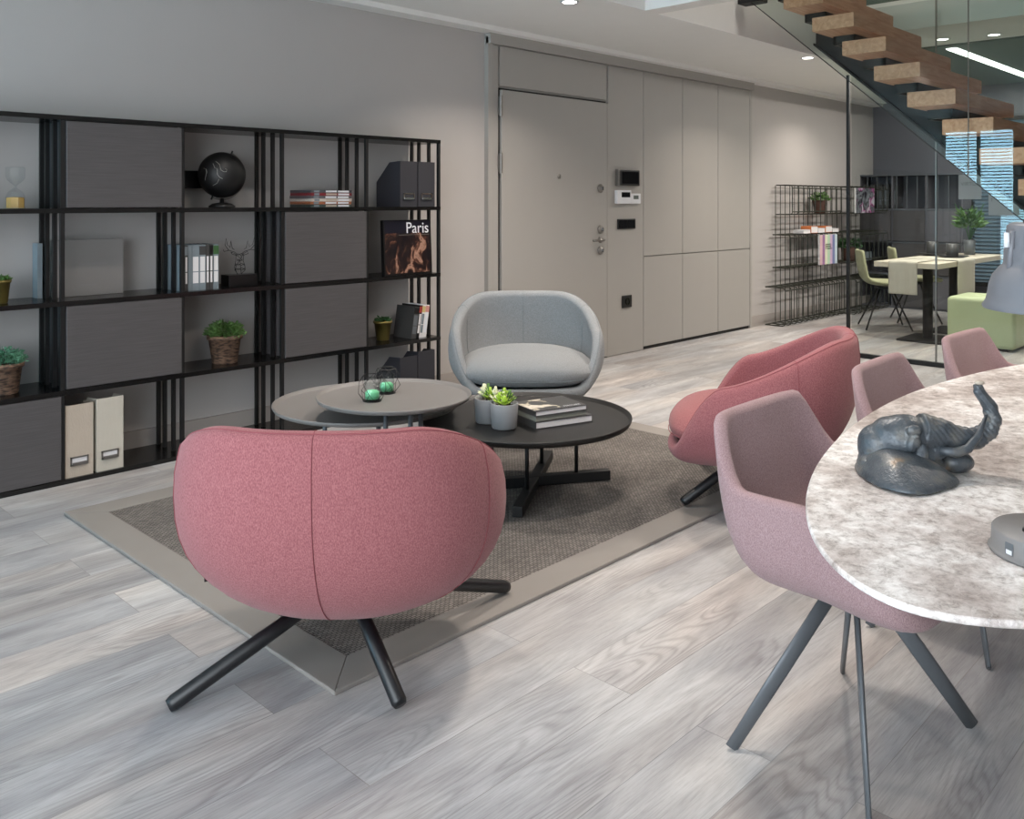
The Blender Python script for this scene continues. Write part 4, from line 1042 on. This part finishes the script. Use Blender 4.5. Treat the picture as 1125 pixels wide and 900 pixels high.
c = Vector((hx, hy, hz + .115)) + q * .098
tube(bm, [c - Vector((0, 0, .012)), c + Vector((0, 0, .012))], .0045, 10); obj('knob', bm, M['white'], sh, True)
bm = bmesh.new(); tube(bm, [c, Vector((hx, hy, hz + .115)) + q * .084], .002, 8); obj('knob_pin', bm, M['steel'], sh, True)
bm = bmesh.new()
tube(bm, [Vector((hx, hy, hz + .06)) + q * .094 , Vector((hx, hy, hz + .1)) + q * .091, Vector((hx, hy, hz + .13)) + q * .088], .005, 8)
obj('yoke', bm, M['lampgrey'], sh, True)
bm = bmesh.new()
f_ = Vector((-.7185, -.6955, 0))
for k in (0, 1):
    bmo = Vector((hx, hy, hz)); 
    tube(bm, [bmo + q * (.07 - .012 * k) + Vector((0, 0, .145)), bmo + q * (.066 - .012 * k) + f_ * .03 + Vector((0, 0, .152 + .004 * k)), bmo + q * (.05 - .012 * k) + f_ * .088 + Vector((0, 0, .125)), bmo + q * .02 + f_ * .094 + Vector((0, 0, .085)), bmo - q * .04 + f_ * .1 + Vector((0, 0, .075))], .0022, 8)
tube(bm, [bmo + q * .07 + Vector((0, 0, .145)), bmo + q * .06 + Vector((0, 0, .158)), bmo + q * .02 + Vector((0, 0, .162)), bmo - q * .05 + Vector((0, 0, .15))], .003, 8)
obj('cable', bm, M['black'], sh, True)

# ================================================================ WIRE SHELVES at the back wall
def wire_shelf(label, x0, x1, offs, tops, yf, sp=.12):
    r = root('wire_shelf', label, 'shelf', (x0, 0, 0), 0, 'stacked wire shelves by the corner')
    wd = x1 - x0; yb = WY - .03
    # rear upright grid
    bm = bmesh.new(); n = int(wd / sp)
    for k in range(n + 1):
        x = offs[2] + (wd - offs[2]) * k / n; tube(bm, [(x, yb, .01), (x, yb, tops[-1][1])], .0045, 5)
    for z in (tops[0][1], tops[1][0], tops[2][0]): tube(bm, [(offs[2], yb, z), (wd, yb, z)], .005, 5)
    obj('rear_grid', bm, M['wicker'], r)
    for (z0, z1), o_, y in zip(tops, offs, yf):
        bm = bmesh.new(); a = o_; n = int((wd - a) / sp)
        for k in range(n + 1):
            x = a + (wd - a) * k / n; c = .03
            tube(bm, [(x, yb - .012, z0), (x, y + c, z0), (x, y + c * .3, z0 + c * .3), (x, y, z0 + c), (x, y, z1 - c), (x, y + c * .3, z1 - c * .3), (x, y + c, z1), (x, yb - .012, z1)], .006, 5)
        for yy, zz in ((y, z0 + .03), (y, z1 - .03), (yb - .012, z0), (yb - .012, z1), ((y + yb) / 2, z0), ((y + yb) / 2, z1)):
            tube(bm, [(a, yy, zz), (wd, yy, zz)], .007, 5)
        obj('wire_box', bm, M['wicker'], r)
    return r
TP = [(.008, .405), (.60, .95), (1.165, 1.48)]
wire_shelf('left of two dark green wire shelf stacks against the grey wall', 8.58, 10.02, (0, .16, .24), TP, (4.36, 4.38, 4.40))
wire_shelf('right wire shelf stack in the corner behind the glass', 10.08, 11.02, (0, 0, 0), TP, (4.24, 4.26, 4.26))
pot_plant('basket_plant', 'small plant in dark pot inside the top left wire box', (9.64, 4.48, 1.172), .06, .08, .15, M['soil'], M['leaf'], .10, 260, .035, 21)
pot_plant('basket_plant', 'dark potted plant inside the middle wire box behind the glass', (10.3, 4.42, .607), .08, .10, .16, M['soil'], M['leafdark'], .12, 220, .05, 22)
# stack of small books on the middle box
x = 9.12
for k, (c, h) in enumerate((('paper', .04), ('gold', .075), ('white', .05), ('gold', .07), ('paper', .04))):
    cm = M['paper'] if c == 'paper' else (M['white'] if c == 'white' else mat('orange_cover', (196, 112, 60), .5))
    book_flat('small_book', ('white low book at the left end', 'orange covered book left of centre', 'white book in the middle', 'orange covered book right of centre', 'pale book at the right end')[k] + ' on the middle wire box', (x, 4.42, .957), 0, .17, .12, h, cm, 'small books on the middle wire box'); x += .18
# striped book FEEL
r = root('striped_magazine', 'pastel striped magazine lettered FEEL in the middle wire box', 'magazine', (9.36, 4.35, .606))
cl = [(206, 176, 178), (150, 110, 150), (214, 214, 190), (176, 206, 176), (196, 170, 196), (120, 128, 168), (190, 206, 214)]
obj('pages', boxbm(0, .44, .0, .02, 0, .33), M['paper'], r)
for k, c in enumerate(cl): obj('stripe', boxbm(.44 * k / 7, .44 * (k + 1) / 7, -.002, 0, 0, .33), mat('stripe_' + str(k), c, .4), r)
text('title', 'FEEL', .085, (.22, -.004, .17), (PI / 2, 0, 0), M['coverdark'], r)
# art book on top right box
r = root('art_magazine', 'dark magazine with magenta splash cover in the top wire box', 'magazine', (10.06, 4.24, 1.172))
obj('pages', boxbm(0, .52, .002, .02, 0, .29), M['paper'], r)
obj('cover', boxbm(0, .52, 0, .002, 0, .29), cover_mat('splash_cover', [(.35, (30, 28, 38)), (.48, (120, 124, 130)), (.55, (30, 30, 36)), (.6, (168, 80, 140)), (.68, (180, 186, 190))], (9, 9, 9), 3), r)
r = root('white_card', 'small white card in the lower right wire box', 'card', (10.35, 4.3, .607)); obj('sheet', boxbm(0, .30, 0, .006, 0, .10), M['bluegrey'], r)
obj('fold', boxbm(0, .30, .006, .05, 0, .006), M['bluegrey'], r)

# ================================================================ GLASS ROOM
r = root('low_bookcase', 'dark grey bookcase with open and closed fronts behind the glass', 'bookcase', (11.1, 3.42, 0))
wd = 1.22
bm = bmesh.new(); box(bm, .33, .36, 0, wd, 0, 1.64)
for z in (0, .40, .80, 1.2, 1.62): box(bm, 0, .33, 0, wd, z, z + .02)
for y in (0, .4, .8, 1.2): box(bm, 0, .33, y, y + .02, .02, 1.62)
obj('body', bm, M['farwall'], r)
for y, z, m_ in ((.42, .82, 'cab'), (.02, .82, 'bluegrey'), (.42, .42, 'cab'), (.02, .42, 'cab'), (.82, .82, 'cab'), (.02, .02, 'bluegrey'), (.42, .02, 'cab')):
    obj('door', boxbm(-.012, .0, y + .004, y + .376, z + .004, z + .376), M['farwall'] if m_ == 'bluegrey' else M['cab'], r, bevel=.002)
bm = bmesh.new()
for k in range(9): box(bm, -.004, .006, .15 + k * .12, .158 + k * .12, 1.22, 1.62)
obj('divider_bars', bm, M['greymetal'], r)
obj('front_edge', (lambda bm: ([box(bm, -.012, -.004, 0, wd, z, z + .012) for z in (.40, .80, 1.2, 1.625)], bm)[1])(bmesh.new()), M['greymetal'], r)
for k in range(5):
    book_standing('binder', 'dark binder ' + ('at the left end', 'second from left', 'in the middle', 'second from right', 'at the right end')[k] + ' on the top shelf of the glass room bookcase', 0, 0, 0, .06, .22, .3, M['coverdark'], group='binders in the glass room bookcase', label_m=M['greymetal'])
    bo = COL.objects[-1]
bs = [o for o in COL.objects if o.name.startswith('binder')]
for k, o in enumerate(bs): o.location = (11.14, 4.60 - k * .085, 1.2201); o.rotation_euler = (0, 0, -PI / 2)

r = root('office_table', 'pale topped meeting table on black legs behind the glass', 'table', (8.42, 2.80, 0))
obj('table_top', boxbm(0, 2.0, 0, .58, .69, .74), M['tabletop'], r, bevel=.004)
for x in (.32, 1.05):
    bm = bmesh.new(); tube(bm, [(x, .2, .02), (x, .2, .69)], .045, 16); obj('leg', bm, M['blackmetal'], r, True)
    obj('foot_plate', boxbm(x - .25, x + .25, .0, .4, 0.0, .02), M['blackmetal'], r, bevel=.004)
def runner(label, loc, wd, front):
    r = root('linen_runner', label, 'table runner', loc, 0, 'linen runners on the office table')
    bm = bmesh.new(); n = 10
    # cloth lying across the top and hanging over the edge
    def sheet(fn, nu, nv):
        A = [[bm.verts.new(fn(i / nu, j / nv)) for j in range(nv + 1)] for i in range(nu + 1)]
        for i in range(nu):
            for j in range(nv): bm.faces.new((A[i][j], A[i + 1][j], A[i + 1][j + 1], A[i][j + 1]))
    if front: f = lambda a, b: (a * wd + .004 * math.sin(b * 6), (-.006 - .004 * math.sin(a * 9) if b > .4 else .5 * (1 - b / .4) - .006), (.746 if b <= .4 else .746 - (b - .4) / .6 * .33))
    else: f = lambda a, b: ((-.006 - .004 * math.sin(a * 9) if b > .4 else .45 * (1 - b / .4) - .006), a * wd, (.746 if b <= .4 else .746 - (b - .4) / .6 * .30))
    sheet(f, 10, 30); o = obj('cloth', bm, M['linen'], r, True); so = o.modifiers.new('s', 'SOLIDIFY'); so.thickness = .003; so.offset = 1
    return r
runner('linen runner hanging over the left end of the office table', (8.42, 2.98, 0), .26, False)
runner('linen runner hanging over the long front edge of the office table', (8.92, 2.80, 0), .50, True)
def plate_mug(lp, lm, x, y):
    p = root('dark_plate', lp, 'plate', (x, y, .749), 0, 'dark plates on the office table')
    bm = bmesh.new(); lathe(bm, [(0, 0), (.10, 0), (.15, .012), (.148, .015), (.1, .005), (0, .005)], 28); obj('dish', bm, M['black'], p, True)
    obj('rim', (lambda bm: (lathe(bm, [(.146, .013), (.153, .013), (.153, .017), (.146, .017), (.146, .013)], 28), bm)[1])(bmesh.new()), M['coverdark'], p, True)
    m_ = root('dark_mug', lm, 'mug', (x, y, .7545), 0, 'dark mugs on the office table')
    bm = bmesh.new(); lathe(bm, [(0, 0), (.05, 0), (.056, .01), (.056, .13), (.052, .13), (.05, .012), (0, .01)], 24); obj('cup', bm, M['coverdark'], m_, True)
    bm = bmesh.new(); tube(bm, [(.054, 0, .11), (.085, 0, .10), (.088, 0, .06), (.055, 0, .03)], .006, 8); obj('handle', bm, M['coverdark'], m_, True)
plate_mug('dark plate farther left on the office table', 'dark mug farther left on the office table', 9.75, 3.30)
plate_mug('dark plate nearer the hanging front runner', 'dark mug nearer the hanging front runner', 9.42, 3.0)
r = root('trailing_plant', 'tall leafy green plant in a dark pot on the office table', 'potted plant', (10.15, 3.06, .7405))
bm = bmesh.new(); lathe(bm, [(0, 0), (.05, 0), (.06, .16), (.055, .16), (0, .14)], 20); obj('pot', bm, M['greymetal'], r, True)
bm = bmesh.new(); rnd = random.Random(5)
for k in range(12):
    a = rnd.uniform(0, 2 * PI); h = rnd.uniform(.2, .42); tube(bm, [(0, 0, .14), (.05 * math.cos(a), .05 * math.sin(a), .14 + h * .5), (.14 * math.cos(a), .14 * math.sin(a), .14 + h)], .004, 5)
obj('stems', bm, M['leafdark'], r)
bm = bmesh.new(); leaves(bm, (0, 0, .30), .11, 220, .09, 9, up=1.2, hz=1.7, wide=.3); obj('foliage', bm, M['leaf'], r)

def office_chair(label, loc, rz):
    r = root('office_chair', label, 'chair', loc, rz, 'olive chairs at the office table')
    # one piece shell: seat and back follow a profile, width varies
    prof = [(-.24, .44, .20), (-.20, .455, .22), (-.05, .45, .235), (.12, .455, .235), (.2, .49, .23), (.235, .58, .225), (.255, .68, .215), (.265, .78, .20), (.265, .81, .17)]
    bm = bmesh.new(); A = []
    for y, z, hw in prof:
        row = []
        for k in range(9):
            u_ = -1 + k / 4; row.append(bm.verts.new((u_ * hw, y - (.03 * u_ * u_ if z > .5 else 0), z + (.03 * u_ * u_ if z < .5 else 0))))
        A.append(row)
    for R0, R1 in zip(A, A[1:]):
        for k in range(8): bm.faces.new((R0[k], R0[k + 1], R1[k + 1], R1[k]))
    o = obj('seat_shell', bm, M['olive'], r, True); so = o.modifiers.new('s', 'SOLIDIFY'); so.thickness = .035; so.offset = 0
    sb = o.modifiers.new('ss', 'SUBSURF'); sb.levels = sb.render_levels = 2
    for sx in (-1, 1):
        for sy in (-1, 1):
            bm = bmesh.new(); tube(bm, [(sx * .06, sy * .05, .43), (sx * .23, sy * .22, .005)], .009, 8); obj('leg', bm, M['blackmetal'], r, True)
    bm = bmesh.new(); tube(bm, [(-.2, 0, .22), (.2, 0, .22)], .0001, 4); bm.free()
    obj('under_frame', boxbm(-.09, .09, -.08, .08, .41, .43), M['blackmetal'], r)
    return r
oc = office_chair('olive green chair at the left end of the office table', (9.25, 3.60, 0), math.radians(32))
dup(oc, (10.0, 3.56, 0), math.radians(30), 'farther olive green chair behind the office table')

r = root('green_pouf', 'green upholstered cube pouf behind the glass partition', 'pouf', (8.75, 2.47, 0), 0)
o = obj('cushion', boxbm(-.27, .27, -.28, .28, .02, .45), M['poufgreen'], r, bevel=.035, segs=5)
o.data.polygons
obj('plinth', boxbm(-.24, .24, -.21, .21, 0, .02), M['black'], r)
bm = bmesh.new()
for a, b in (((-.25, -.22), (.2, .22)), ((-.2, .2), (.1, -.1)), ((-.05, -.22), (.25, .1))): tube(bm, [(a[0], a[1], .449), (b[0], b[1], .449)], .004, 5)
obj('crease', bm, M['poufgreen'], r)
